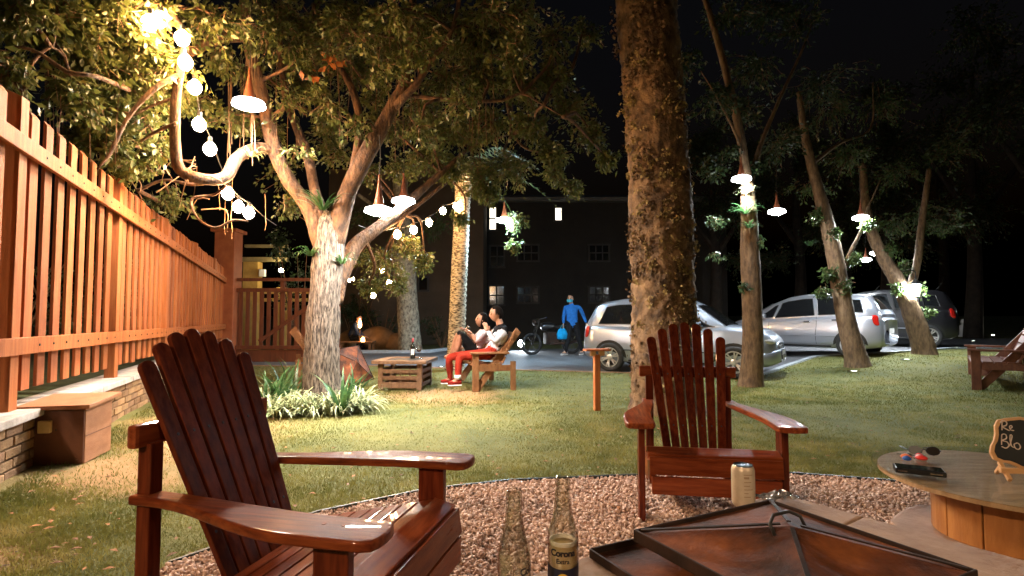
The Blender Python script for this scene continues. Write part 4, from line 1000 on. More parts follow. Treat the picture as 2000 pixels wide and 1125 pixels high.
ch2.location = (1.176, 3.73, .022); ch2.rotation_euler = (0, 0, R(-98.4))

# ================================================================== NEAR FIRE PIT with pyramid lid
TOPZ = .565
E1 = Vector((math.cos(R(35)), math.sin(R(35)), 0)); E2 = Vector((math.sin(R(35)), -math.cos(R(35)), 0))
SLAB = Vector((-.14, 1.11, 0)) + E1 * .6 + E2 * .6
def fire_table():
    t = empty('fire_pit_table', SLAB, R(35), 'stone-topped fire pit table carrying the bottles and the rusty lid', 'table')
    for i, (x, y, w, d) in enumerate(((0, .47, 1.2, .255), (0, -.47, 1.2, .255), (-.47, 0, .255, .68), (.47, 0, .255, .68))):
        mb = MB(); mb.box((x, y, TOPZ - .025), (w - .004, d - .004, .05)); mb.build('stone_slab', M['stone'], t, .006)
    mb = MB(); mb.box((0, 0, TOPZ - .04), (.69, .69, .03)); mb.build('fire_bowl', M['rust_d'], t)
    for x in (-.45, .45):
        for y in (-.45, .45):
            mb = MB(); mb.box((x, y, .257), (.1, .1, .515)); mb.build('leg', M['pit'], t, .006)
    for z in (.12, .26, .4):
        for y in (-.47, .47):
            mb = MB(); mb.box((0, y, z), (.8, .03, .07)); mb.build('side_slat', M['pit'], t, .004)
        for x in (-.47, .47):
            mb = MB(); mb.box((x, 0, z), (.03, .8, .07)); mb.build('side_slat', M['pit'], t, .004)
fire_table()
def pyramid_lid(label, loc, rz, half, zr=.0, rise=.09, name='pyramid_lid', rot=None, lip=.016):
    """square lid; half = half diagonal / sqrt2"""
    t = empty(name, loc, rz, label, 'lid')
    if rot: t.rotation_euler = rot
    h = half; c = [(-h, -h), (h, -h), (h, h), (-h, h)]; th = .008
    for i in range(4):
        a, b = c[i], c[(i + 1) % 4]; g = .006; mb = MB(); vs = []; nu = 10
        fs = []
        # slightly dished sheet between corner a, corner b and the apex
        for r_ in range(nu + 1):
            v = r_ / nu
            for k in range(nu + 1 - r_):
                u = k / max(1, nu - r_) if nu - r_ else .5
                x = (a[0] + (b[0] - a[0]) * u) * (1 - v); y = (a[1] + (b[1] - a[1]) * u) * (1 - v)
                vs.append((x, y, zr + rise * v - .012 * math.sin(math.pi * v) * math.sin(math.pi * u) + .003 * noise.noise(Vector((x * 9, y * 9, i)))))
        idx = []; q = 0
        for r_ in range(nu + 1): idx.append(q); q += nu + 1 - r_
        for r_ in range(nu):
            for k in range(nu - r_):
                A = idx[r_] + k; B = idx[r_ + 1] + k
                fs.append((A, A + 1, B))
                if k < nu - r_ - 1: fs.append((A + 1, B + 1, B))
        n0 = len(vs); vs2 = vs + [(x, y, z - .004) for x, y, z in vs]; fs2 = fs + [tuple(n0 + i_ for i_ in reversed(f)) for f in fs]
        mb.add(vs2, fs2); mb.build('panel', M['rust'], t, 0, True)
        # upturned rim
        mb = MB(); d_ = Vector((b[0] - a[0], b[1] - a[1], 0)).normalized()
        mb.beam(Vector((a[0], a[1], zr + lip / 2 - .012)), Vector((b[0], b[1], zr + lip / 2 - .012)) + d_ * .004, .006, lip + .012); mb.build('rim', M['rust_d'], t, .003)
        # hip strap
        mb = MB(); mb.beam(Vector((a[0] * .96, a[1] * .96, zr + .010)), Vector((a[0] * .06, a[1] * .06, zr + rise * .94 + .006)), .009, .004); mb.build('hip_strap', M['rust_d'], t, .001)
    mb = MB(); q = [Vector((-.05, .0, zr + rise - .012)), Vector((-.05, .012, zr + rise + .008)), Vector((-.025, .022, zr + rise + .02)), Vector((.025, .022, zr + rise + .02)), Vector((.05, .012, zr + rise + .008)), Vector((.05, 0, zr + rise - .012))]
    mb.tube(q, .0038, 8); mb.build('handle', M['iron'], t, 0, True)
    return t
LC = Vector((.60, 1.215, TOPZ + .055))
pyramid_lid('large rusty pyramid-shaped metal lid covering the near fire pit', LC, R(27), .232, 0, .056)
def tray():
    t = empty('metal_tray', (.565, 1.19, TOPZ + .001), R(27), 'shallow metal tray poking out under the rusty lid', 'tray'); h = .285
    mb = MB(); mb.box((0, 0, .004), (h * 2, h * 2, .006)); mb.build('pan', M['rust'], t)
    for a, b in (((-h, -h), (h, -h)), ((h, -h), (h, h)), ((h, h), (-h, h)), ((-h, h), (-h, -h))):
        mb = MB(); mb.beam((a[0], a[1], .011), (b[0], b[1], .011), .006, .02); mb.build('rim', M['rust_d'], t, .002)
tray()
for k in range(4):   # corner blocks that carry the lid above the tray
    pass

def text_mesh(s, size, bold=.0, cyl=None, z0=0, name='lettering', spacing=1.0, shear=0):
    cu = bpy.data.curves.new('txt', 'FONT'); cu.body = s; cu.size = size; cu.align_x = 'CENTER'; cu.offset = bold; cu.space_character = spacing; cu.shear = shear
    cu.resolution_u = 3
    ob = bpy.data.objects.new('txt', cu); COL.objects.link(ob); dg = bpy.context.evaluated_depsgraph_get(); dg.update()
    me = bpy.data.meshes.new_from_object(ob.evaluated_get(dg)); bpy.data.objects.remove(ob); bpy.data.curves.remove(cu)
    me.materials.clear(); me.name = name
    if cyl:
        for v in me.vertices:
            a = v.co.x / cyl; v.co = Vector((cyl * math.sin(a), -cyl * math.cos(a), z0 + v.co.y))
    return me
M['navy'] = pbr('label_navy', (.008, .010, .03), None, rough=.4)
M['gold'] = pbr('label_gold', (.60, .36, .03), (.7, .45, .06), 60, .4)
M['ink'] = pbr('label_ink', (.006, .007, .015), None, rough=.4)
M['beer'] = leafmat('pale_beer', (.62, .46, .24), (.7, .54, .3), 40, .3, .5)
M['foam'] = pbr('beer_foam', (.75, .68, .58), (.82, .76, .68), 90, .7)
M['frost'] = pbr('label_back', (.5, .45, .38), (.6, .55, .48), 30, .6)
def bottle(label, loc, rz, full):
    t = empty('beer_bottle', loc, rz, label, 'bottle', 'beer bottles on the fire pit')
    pr = [(.0, .004), (.026, .002), (.0300, .006), (.0305, .012), (.0305, .118), (.0295, .131), (.026, .146), (.021, .160), (.0180, .175), (.0163, .195), (.0140, .222), (.0135, .2245), (.0152, .226), (.0152, .231), (.0143, .233), (.0145, .2375), (.0135, .240), (.0112, .2402), (.0108, .236), (.0115, .22)]
    mb = MB(); pr = pr[:-2] + [(.0112, .2402), (.0106, .236), (.0112, .22), (.0135, .19), (.0152, .175), (.0185, .158), (.0235, .144), (.0272, .13), (.0282, .117), (.0282, .014), (.024, .010), (0, .011)]; mb.lathe(pr, 32, None, 0, False); mb.build('glass', M['bottle'], t, 0, True)
    if full:
        mb = MB(); mb.lathe([(0, .0125), (.0270, .0125), (.0278, .016), (.0278, .112), (0, .112)], 24, None, 0, False); mb.build('beer', M['beer'], t, 0, True)
        mb = MB(); mb.lathe([(.0279, .1125), (.0279, .119), (.024, .1195), (.0215, .1125)], 24, None, 0, False); mb.build('foam', M['foam'], t, 0, True)
    mb = MB()
    n = 24; r = .0309; vs = []; fs = []
    for i in range(n + 1):
        a = -1.45 + 2.9 * i / n
        for z in (.016, .072): vs.append((r * math.sin(a), -r * math.cos(a), z + (.006 * (abs(a) / 1.45) ** 2 if z > .03 else 0)))
        if i: fs.append((2 * i - 2, 2 * i, 2 * i + 1, 2 * i - 1))
    mb.add(vs, fs); lab = mb.build('label', M['navy'] if full else M['frost'], t, 0, True)
    vs = [(0, 0)] + [(.0125 * math.cos(a * .2618), .0125 * math.sin(a * .2618)) for a in range(24)]
    r = .0313; mb = MB(); mb.add([(r * math.sin(x / r), -r * math.cos(x / r), .052 + y) for x, y in vs], [(0, 1 + k, 1 + (k + 1) % 24) for k in range(24)]); mb.build('roundel', M['gold'], lab)
    link('lettering', text_mesh('Corona', .0178, .0006, .0311, .0965, spacing=.92), M['ink'], t)
    link('lettering', text_mesh('Extra', .0125, .0002, .0311, .083), M['ink'], t)
    if full:
        mb = MB(); n = 16; r = .0312; vs = []; fs = []
        for i in range(n + 1):
            a = -.55 + 1.1 * i / n
            for z in (.024, .029): vs.append((r * math.sin(a), -r * math.cos(a), z))
            if i: fs.append((2 * i - 2, 2 * i, 2 * i + 1, 2 * i - 1))
        mb.add(vs, fs); mb.build('gold_band', M['gold'], lab)
    return t
def upright_on(px, py, h, z):
    """point on a table at height z so that something h tall has its top at the pixel"""
    d = ray(px, py); t = (z + h - CH) / d.z; p = Vector((0, 0, CH)) + d * t; p.z = z; return p
bottle('half-full clear beer bottle with a navy and gold label', upright_on(1099, 932, .24, TOPZ), R(-6), True)
bottle('empty clear beer bottle with its label turned away', upright_on(1004, 957, .24, TOPZ), R(68), False)
def can():
    p = Vector((.685, 1.665, TOPZ)); t = empty('drink_can', p, R(10), 'pale cream drink can on the stone edge of the fire pit', 'can')
    mb = MB(); mb.lathe([(.024, 0), (.029, .004), (.0328, .012), (.033, .02), (.033, .106), (.031, .113), (.0275, .119)], 28, None, 0, False)
    mb.build('body', pbr('can_paint', (.55, .45, .33), (.63, .53, .40), 40, .35, metal=.2), t, 0, True)
    mb = MB(); mb.lathe([(.0275, .119), (.0275, .122), (.026, .122), (.0255, .119), (0, .1185)], 28, None, 0, False); lid = mb.build('lid', M['chrome'], t, 0, True)
    mb = MB(); mb.box((.006, 0, .1198), (.022, .013, .0016)); mb.build('pull_tab', M['chrome'], lid, .0005)
    mb = MB()
    for i in range(7):
        a0 = -.5 + .01 * (i % 3); r = .0333; z = .098 - i * .0105; vs = []; fs = []; ln = (.5, .28, .4, .33, .5, .22, .36)[i]
        for k in range(7):
            a = a0 + ln * k / 6 * 1.6
            for dz in (0, .0022 if i != 1 else .006): vs.append((r * math.sin(a), -r * math.cos(a), z + dz))
            if k: fs.append((2 * k - 2, 2 * k, 2 * k + 1, 2 * k - 1))
        mb.add(vs, fs)
    mb.build('print', pbr('can_print', (.36, .24, .15), None, rough=.4), t)
can()
def wrapper():
    p = Vector((.80, 1.70, TOPZ)); bm = bmesh.new(); bmesh.ops.create_grid(bm, x_segments=12, y_segments=12, size=.055)
    for v in bm.verts: v.co.z = .014 + .022 * abs(noise.noise(v.co * 40)) + .01 * noise.noise(v.co * 90); v.co.x *= 1.1; v.co.y *= .6
    me = bpy.data.meshes.new('foil_wrapper'); bm.to_mesh(me); bm.free()
    o = link('foil_wrapper', me, pbr('foil', (.72, .68, .66), None, rough=.22, metal=.9)); o.location = p; o.rotation_euler = (0, 0, .3); tag(o, 'crumpled silver wrapper beside the rusty lid', 'wrapper')
wrapper()

# ================================================================== ROUND GLASS TABLE
RT = Vector((1.99, 2.24, 0)); RTZ = .5
def round_table():
    t = empty('round_table', RT, 0, 'round glass-topped table on a wooden drum', 'table')
    mb = MB(); mb.lathe([(0, RTZ - .014), (.462, RTZ - .014), (.47, RTZ - .01), (.47, RTZ - .004), (.466, RTZ), (0, RTZ)], 72, None, 0, False)
    mb.build('glass_top', clearglass('table_glass', (.95, .97, .96), .28, .03, .03), t)
    mb = MB(); mb.lathe([(.445, RTZ - .0155), (.445, RTZ - .034), (.40, RTZ - .04), (0, RTZ - .04)], 48, None, 0, False); mb.lathe([(0, RTZ - .0156), (.445, RTZ - .0156)], 48, None, 0, False)
    mb.build('wooden_top', pbr('weathered_top', (.34, .21, .10), (.5, .33, .18), 7, .6, .25, 30, stretch=(1, 5, 1)), t)
    for k in range(12):
        a0 = 2 * math.pi * k / 12; a1 = 2 * math.pi * (k + 1) / 12 - .02; r = .26; ri = .23
        pts = [(r * math.cos(a0 + (a1 - a0) * j / 4), r * math.sin(a0 + (a1 - a0) * j / 4)) for j in range(5)] + [(ri * math.cos(a1), ri * math.sin(a1)), (ri * math.cos(a0), ri * math.sin(a0))]
        mb = MB(); mb.prism(pts, .21, Matrix.Translation((0, 0, .355))); mb.build('stave', pbr('drum_stave%d' % k, (.34, .13, .03), (.48, .21, .055), 4, .45, .15, 40, stretch=(5, 5, 1), coat=.3), t, .004)
round_table()
def plinth():
    mb = MB(); pts = [(.40 * math.cos(a * math.pi / 8) * (1 + .04 * math.sin(a * 2.3)), .40 * math.sin(a * math.pi / 8) * (1 + .04 * math.cos(a * 1.7))) for a in range(16)]
    mb.prism(pts, .235, Matrix.Translation((0, 0, .1325))); o = mb.build('stone_plinth', M['stone'], None, .015); o.location = (RT.x - .02, RT.y - .02, 0); o.rotation_euler = (0, 0, .2)
    tag(o, 'rough stone block carrying the wooden drum table', 'stone block')
plinth()
def phone():
    p = G(1795, 924, RTZ); t = empty('phone', (p.x, p.y, RTZ), R(-28), 'black phone lying on the round glass table', 'phone')
    mb = MB(); mb.box((0, 0, .011), (.165, .08, .02)); mb.build('body', M['black'], t, .005, False, 3)
    mb = MB(); mb.box((0, 0, .0218), (.152, .07, .0012)); mb.build('screen', M['carglass'], t)
    for x_, w_ in ((-.058, .03), (.05, .04)): mb = MB(); mb.box((x_, -.0405, .011), (w_, .0015, .004)); mb.build('side_button', M['chrome'], t)
phone()
def keys():
    p = G(1789, 896, RTZ); t = empty('key_bunch', (p.x, p.y, RTZ), R(10), 'bunch of keys with red, orange and blue tags on the glass table', 'keys')
    mb = MB(); mb.tube([(.018 * math.cos(a * .5236), .018 * math.sin(a * .5236), .004) for a in range(13)], .0018, 6); mb.build('key_ring', M['chrome'], t)
    for k, a in enumerate((.3, 1.2, 2.2)):
        mb = MB(); Mx = Matrix.Rotation(a, 4, 'Z') @ Matrix.Translation((.02, 0, .004 + .003 * k))
        mb.prism([(0, -.01), (.018, -.01), (.022, -.004), (.05, -.004), (.05, .003), (.022, .004), (.018, .01), (0, .01)], .0025, Mx); mb.build('key', M['chrome'], t)
    for k, (x, y, c, sx) in enumerate(((-.04, .012, (.75, .16, .02), .02), (.03, .012, (.6, .02, .02), .016), (.005, -.022, (.65, .03, .02), .024), (-.065, -.018, (.01, .09, .4), .018), (.012, -.004, (.6, .55, .5), .014))):
        mb = MB(); mb.lathe([(0, .002), (sx * .7, .002), (sx, .008), (sx * .8, .015), (sx * .3, .02), (0, .021)], 12, Matrix.Translation((x, y, 0))); mb.build('tag', pbr('tag%d' % k, c, None, rough=.35), t, 0, True)
keys()
def strap():
    p = G(1805, 888, RTZ); t = empty('folded_sunglasses', (p.x, p.y, RTZ), R(-15), 'black sunglasses lying behind the keys', 'sunglasses')
    for s in (-1, 1):
        mb = MB(); mb.prism([(s * .034 + .028 * math.cos(a * .5236), .02 * math.sin(a * .5236)) for a in range(12)], .004, Matrix.Translation((0, 0, .018)) @ Matrix.Rotation(R(70), 4, 'X')); mb.build('lens', M['black'], t)
        mb = MB(); mb.tube([(s * .065, 0, .02), (s * .067, .05, .018), (s * .06, .10, .014), (s * .045, .125, .004)], .0025, 6); mb.build('temple', M['black'], t)
    mb = MB(); mb.tube([(-.012, 0, .02), (0, 0, .024), (.012, 0, .02)], .0025, 6); mb.build('bridge', M['black'], t)
strap()
M['pale_wood'] = pbr('pale_wood', (.55, .30, .12), (.66, .38, .17), 6, .5, .1, stretch=(1, 1, 5))
M['slate'] = pbr('chalkboard', (.010, .012, .012), (.016, .018, .018), 8, .7)
M['chalk'] = pbr('chalk', (.62, .52, .46), (.72, .6, .52), 60, .9)
def sign():
    p = G(1965, 942, RTZ); t = empty('chalkboard_sign', (p.x + .135, p.y + .03, RTZ), R(-8), 'small curvy chalkboard sign on a pale wooden easel', 'sign')
    half = [(0, .232), (.045, .226), (.078, .218), (.092, .195), (.095, .165), (.104, .138), (.118, .118), (.126, .092), (.118, .066), (.095, .056), (.07, .054), (.045, .044), (.028, .034), (0, .028)]
    def outline(s): 
        c = Vector((0, .13)); pts = half + [(-x, z) for x, z in reversed(half[1:-1])]; return [((Vector(q) - c) * s + c) for q in pts]
    tl = Matrix.Rotation(R(78), 4, 'X')
    Mx = Matrix.Translation((0, .02, 0)) @ tl
    mb = MB(); mb.prism([tuple(q) for q in outline(1)][::-1], .010, Mx); mb.build('frame', M['pale_wood'], t, .002)
    mb = MB(); mb.prism([tuple(q) for q in outline(.88)][::-1], .003, Mx @ Matrix.Translation((0, 0, .0058))); brd = mb.build('board', M['slate'], t)
    def stroke(pts, w=.0022):
        q = crom([(x, z, 0, 0) for x, z in pts], .004); mb = MB(); mb.tube([Mx @ Vector((p_[0], p_[1], .0078)) for p_ in q], w, 5); mb.build('chalk_letter', M['chalk'], brd)
    # "Re" on the first line
    stroke([(-.072, .178), (-.068, .20), (-.066, .212)]); stroke([(-.074, .206), (-.062, .216), (-.05, .208), (-.055, .196), (-.068, .192), (-.055, .182), (-.046, .177)])
    stroke([(-.044, .184), (-.034, .19), (-.036, .197), (-.043, .192), (-.041, .18), (-.030, .178)])
    # "Blo" on the second line
    stroke([(-.083, .122), (-.079, .145), (-.074, .162), (-.062, .162), (-.062, .147), (-.078, .139), (-.062, .134), (-.058, .12), (-.07, .11), (-.084, .116)])
    stroke([(-.056, .118), (-.046, .14), (-.04, .158), (-.046, .16), (-.05, .14), (-.048, .118), (-.040, .114)])
    stroke([(-.028, .13), (-.038, .126), (-.037, .112), (-.026, .107), (-.018, .116), (-.022, .129), (-.03, .131)])
    for x in (-.095, .095):
        mb = MB(); mb.beam((x, .035, .055), (x * 1.12, -.035, .004), .014, .014); mb.build('easel_foot', M['pale_wood'], t, .002)
        mb = MB(); mb.beam((x, .02, .05), (x * .9, .07, .004), .012, .012); mb.build('easel_leg', M['pale_wood'], t, .002)
    mb = MB(); mb.box((0, -.004, .033), (.24, .016, .02)); mb.build('easel_bar', M['pale_wood'], t, .002)
sign()

# ================================================================== UTILITY BOX by the wall
def ubox():
    W, D, H = .36, .40, .40
    c = Vector((-3.22, 4.08, .09)); t = empty('utility_box', c, R(14), 'brown wooden utility box with a lid standing against the low wall', 'box')
    mb = MB(); mb.box((0, 0, H / 2), (W, D, H)); mb.build('body', M['box'], t, .004)
    mb = MB(); mb.box((0, -D / 2 - .007, H / 2 - .01), (W - .01, .012, H - .03)); mb.build('front_panel', M['box_d'], t, .003)
    mb = MB(); mb.box((0, -.01, H + .014), (W + .09, D + .1, .028), (.05, 0, 0)); mb.build('lid', M['box'], t, .006)
    mb = MB(); mb.box((-.05, -D / 2 - .03, .27), (.075, .035, .085)); s = mb.build('socket_cover', M['plastic_y'], t, .008)
    mb = MB(); mb.box((.025, -D / 2 - .049, .25), (.006, .004, .012)); mb.build('latch', M['iron'], s)
    mb = MB(); mb.box((W / 2 + .002, 0, .19), (.003, D - .01, .004)); mb.build('board_joint', M['box_d'], t)
ubox()

# ================================================================== FAR FIRE PIT, BENCHES
def far_pit():
    c = G(782, 764); c = Vector((c.x, c.y + .42, 0)); t = empty('crate_fire_table', c, R(-4), 'low slatted wooden fire pit table with wine on it in front of the couple', 'table')
    W, D, H = .80, .80, .40
    for x in (-W / 2, W / 2):
        for y in (-D / 2, D / 2):
            mb = MB(); mb.box((x, y, H / 2), (.1, .1, H)); mb.build('leg', M['pit'], t, .006)
    for z in (.08, .19, .29):
        for y in (-D / 2 - .03, D / 2 + .03):
            mb = MB(); mb.box((0, y, z), (W - .06, .025, .055 if z > .1 else .09)); mb.build('side_slat', M['pit'], t, .004)
        for x in (-W / 2 - .03, W / 2 + .03):
            mb = MB(); mb.box((x, 0, z), (.025, D - .06, .055)); mb.build('side_slat', M['pit'], t, .004)
    for x in (-.2, 0, .2):
        mb = MB(); mb.box((x, -D / 2 - .01, .2), (.03, .02, .26)); mb.build('upright', M['pit'], t, .003)
    for (x, y, w, d) in ((0, -.44, 1.12, .2), (0, .44, 1.12, .2), (-.45, 0, .22, .68), (.45, 0, .22, .68)):
        mb = MB(); mb.box((x, y, H + .03), (w, d, .05)); mb.build('top_board', M['pit'], t, .005)
    mb = MB(); mb.box((.02, 0, H + .03), (.66, .66, .03)); mb.build('fire_pan', M['iron'], t)
    t.scale = (.74, .8, .98); return c, H + .055
fc, fz = far_pit()
pyramid_lid('dark pyramid lid leaning against the far fire pit', (fc.x - .80, fc.y - .12, .36), 0, .30, 0, .1, 'pyramid_lid', (R(8), R(60), R(-20)))
def wine():
    p = P(806, 712, fc.y - .1); p.z = fz; t = empty('wine_bottle', p, 0, 'dark wine bottle with a pale label on the far fire pit table', 'bottle')
    mb = MB(); mb.lathe([(0, 0), (.036, 0), (.038, .01), (.038, .19), (.034, .21), (.018, .235), (.015, .25), (.015, .30), (.016, .302), (.016, .312), (0, .313)], 18, None, 0, False); mb.build('glass', pbr('dark_bottle', (.01, .012, .008), None, rough=.12), t, 0, True)
    mb = MB(); r = .0386; vs = []; fs = []
    for i in range(9):
        a = -.6 + 1.6 * i / 8
        for z in (.06, .15): vs.append((r * math.sin(a), -r * math.cos(a), z))
        if i: fs.append((2 * i - 2, 2 * i, 2 * i + 1, 2 * i - 1))
    mb.add(vs, fs); mb.build('label', M['white'], t)
    mb = MB(); mb.lathe([(.0165, .255), (.0165, .314), (0, .315)], 14, None, 0, False); mb.build('capsule', pbr('capsule_red', (.25, .02, .02), None, rough=.35), t, 0, True)
    p = P(818, 712, fc.y - .05); p.z = fz; t = empty('wine_glass', p, 0, 'stemmed wine glass beside the dark wine bottle', 'glass')
    mb = MB(); mb.lathe([(.036, 0), (.034, .003), (.006, .008), (.004, .02), (.004, .09), (.02, .10), (.038, .125), (.043, .16), (.038, .205)], 20, None, 0, False); mb.build('bowl', clearglass('wine_glass', (.97, .97, .97), .9, .02, .12), t, 0, True)
    mb = MB(); mb.lathe([(0, .101), (.019, .102), (.036, .125), (.038, .132), (0, .132)], 16, None, 0, False); mb.build('wine', pbr('red_wine', (.06, .004, .008), None, rough=.1), t, 0, True)
wine()
def make_bench(label, mat):
    t = empty('garden_bench', (0, 0, 0), 0, label, 'bench', 'wooden garden benches'); L = 1.5; hw = L / 2 - .05
    for s in (-1, 1):
        mb = MB(); mb.box((.29, s * hw, .275), (.11, .045, .55)); mb.build('front_leg', mat, t, .005)
        mb = MB(); mb.beam((.26, s * (hw - .048), .03), (-.47, s * (hw - .048), .90), .045, .11); mb.build('brace', mat, t, .005)
        mb = MB(); mb.box((.05, s * hw, .565), (.66, .12, .03)); mb.build('arm', mat, t, .006)
        mb = MB(); mb.box((-.36, s * hw, .22), (.09, .045, .44)); mb.build('rear_leg', mat, t, .005)
        mb = MB(); mb.box((-.0, s * (hw - .002), .34), (.62, .04, .09)); mb.build('seat_rail', mat, t, .005)
    for i in range(4):
        mb = MB(); mb.box((.29 - i * .13, 0, .395), (.115, L - .06, .028)); mb.build('seat_plank', mat, t, .004)
    d = Vector((-.22, 0, .5)).normalized()
    for i in range(4):
        p = Vector((-.19, 0, .46)) + d * (i * .13); mb = MB(); mb.box(p, (.028, L - .02, .115), (0, -math.atan2(.22, .5), 0)); mb.build('back_plank', mat, t, .004)
    return t
bn = make_bench('brown wooden bench with slanted braces where the couple sits', M['bench'])
bn.location = (-.476, 8.92, 0); bn.rotation_euler = (0, 0, R(195.5)); bn.scale = (.88, 1, 1)
b2 = copy_tree(bn); b2['label'] = 'wooden bench half hidden behind the furrowed trunk'; b2.location = (-3.22, 9.25, 0); b2.rotation_euler = (0, 0, R(21))
b3 = make_bench('dark reddish bench cut off by the edge of the picture on the lawn', M['bench_d'])
g = G(1908, 762); th = R(142); b3.rotation_euler = (0, 0, th); fx, fy = math.cos(th), math.sin(th); b3.location = (g.x - .29 * fx + .7 * fy * 1.0, g.y - .29 * fy - .7 * fx * 1.0, g.z)
def post_table():
    g = G(1166, 802); t = empty('post_stand', g, R(10), 'thin wooden post with a small flat plate on the lawn', 'post')
    mb = MB(); mb.box((0, 0, .33), (.07, .07, .66)); mb.build('post', M['fence'], t, .006)
    mb = MB(); mb.box((0, 0, .715), (.30, .16, .024)); mb.build('plate', M['fence_b'], t, .005)
    for x in (-.055, .055): mb = MB(); mb.box((x, -.02, .675), (.06, .06, .055)); mb.build('bracket', M['pale_wood'], t, .008)
post_table()
# candle-lit low table by the crouching person and boulders behind
def candle_table():
    Y = 17.0; a = P(705, 690, Y); t = empty('low_table', (a.x - .1, Y, 0), 0, 'low dark table with a candle beyond the lane', 'table')
    mb = MB(); mb.box((0, 0, .30), (1.0, .6, .04)); mb.build('top', M['bench'], t, .005)
    for x in (-.42, .42):
        for y in (-.22, .22): mb = MB(); mb.box((x, y, .14), (.06, .06, .28)); mb.build('leg', M['bench'], t)
    c = empty('candle_jar', (a.x + .08, Y - .1, .32), 0, 'glowing candle jar on the low table', 'candle')
    mb = MB(); mb.lathe([(.0, 0), (.07, 0), (.075, .12), (.07, .13)], 14, None, 0, False); mb.build('jar', M['glass'], c)
    mb = MB(); mb.lathe([(0, .0), (.055, .0), (.05, .08), (0, .13)], 12, None, 0, False); mb.build('flame', M['candle'], c)
    l = P(703, 633, Y + .2); c = empty('flame_torch', (l.x, l.y, 0), 0, 'garden torch with a small flame behind the crouching person', 'torch')
    mb = MB(); mb.tube([(0, 0, 0), (0, 0, l.z - .12)], .02, 6); mb.build('pole', M['vine'], c)
    mb = MB(); mb.lathe([(0, l.z - .13), (.05, l.z - .08), (.055, l.z), (.03, l.z + .1), (0, l.z + .18)], 10, None, 0, False); mb.build('flame', emit('torch_glow', (1, .5, .18), 30), c, 0, True)
candle_table()
M['rock'] = pbr('boulder', (.16, .09, .04), (.26, .15, .07), 4, .9, .6, 12)
for px, r, lb in ((738, .55, 'boulder by the annex wall right of the candle'), (690, .5, 'boulder left of the candle against the annex wall'), (772, .4, 'smaller boulder left of the pale trunk')):
    bm = bmesh.new(); bmesh.ops.create_icosphere(bm, subdivisions=3, radius=r)
    for v in bm.verts: v.co *= 1 + .25 * noise.noise(v.co * 2.2 + Vector((px, 0, 0))); v.co.z *= .8
    me = bpy.data.meshes.new('boulder'); bm.to_mesh(me); bm.free(); me.polygons.foreach_set('use_smooth', [True] * len(me.polygons))
    p = P(px, 650, 18.4); o = tag(link('boulder', me, M['rock']), lb, 'boulder', 'boulders by the annex wall'); o.location = (p.x, 18.4, r * .55)
# lit garden figure and glowing shrub in the far dark
def statue():
    p = P(1882, 655, 21); t = empty('garden_statue', (p.x, p.y, .3), 0, 'small white floodlit garden figure far across the car park', 'statue')
    mb = MB(); mb.lathe([(.16, 0), (.18, .05), (.13, .12), (.15, .3), (.12, .42), (.06, .48)], 14); mb.build('torso', M['white'], t, 0, True)
    mb = MB(); mb.lathe([(0, .47), (.07, .5), (.085, .57), (.06, .65), (0, .67)], 12, None, 0, False); mb.build('head', M['white'], t, 0, True)
    q = empty('spot_stake', (p.x + .5, p.y - .7, .27), 0, 'little spotlight beside the white garden figure', 'spotlight')
    mb = MB(); mb.lathe([(.03, 0), (.05, .1), (.05, .12)], 10); mb.build('housing', M['iron'], q)
    mb = MB(); mb.lathe([(.048, .121), (0, .13)], 10, None, 0, False); mb.build('lens', emit('spot_glow', (1, .9, .7), 250), q)
statue()
p = P(1546, 606, 27); sh = shrub('lit_shrub', 'shrub glowing gold in the dark between the two silver cars', (p.x, 27, .25), .9, 1.4, 420, leafmat('leaf_gold', (.3, .2, .05), (.4, .28, .08), 9), .12)
q = empty('spot_stake', (p.x + .1, 26.2, .3), 0, 'hidden warm spotlight under the golden shrub', 'spotlight')
mb = MB(); mb.lathe([(.04, 0), (.06, .12), (.06, .14)], 10); mb.build('housing', M['iron'], q)
mb = MB(); mb.lathe([(.058, .141), (0, .15)], 10, None, 0, False); mb.build('lens', emit('gold_spot_glow', (1, .6, .2), 900), q)
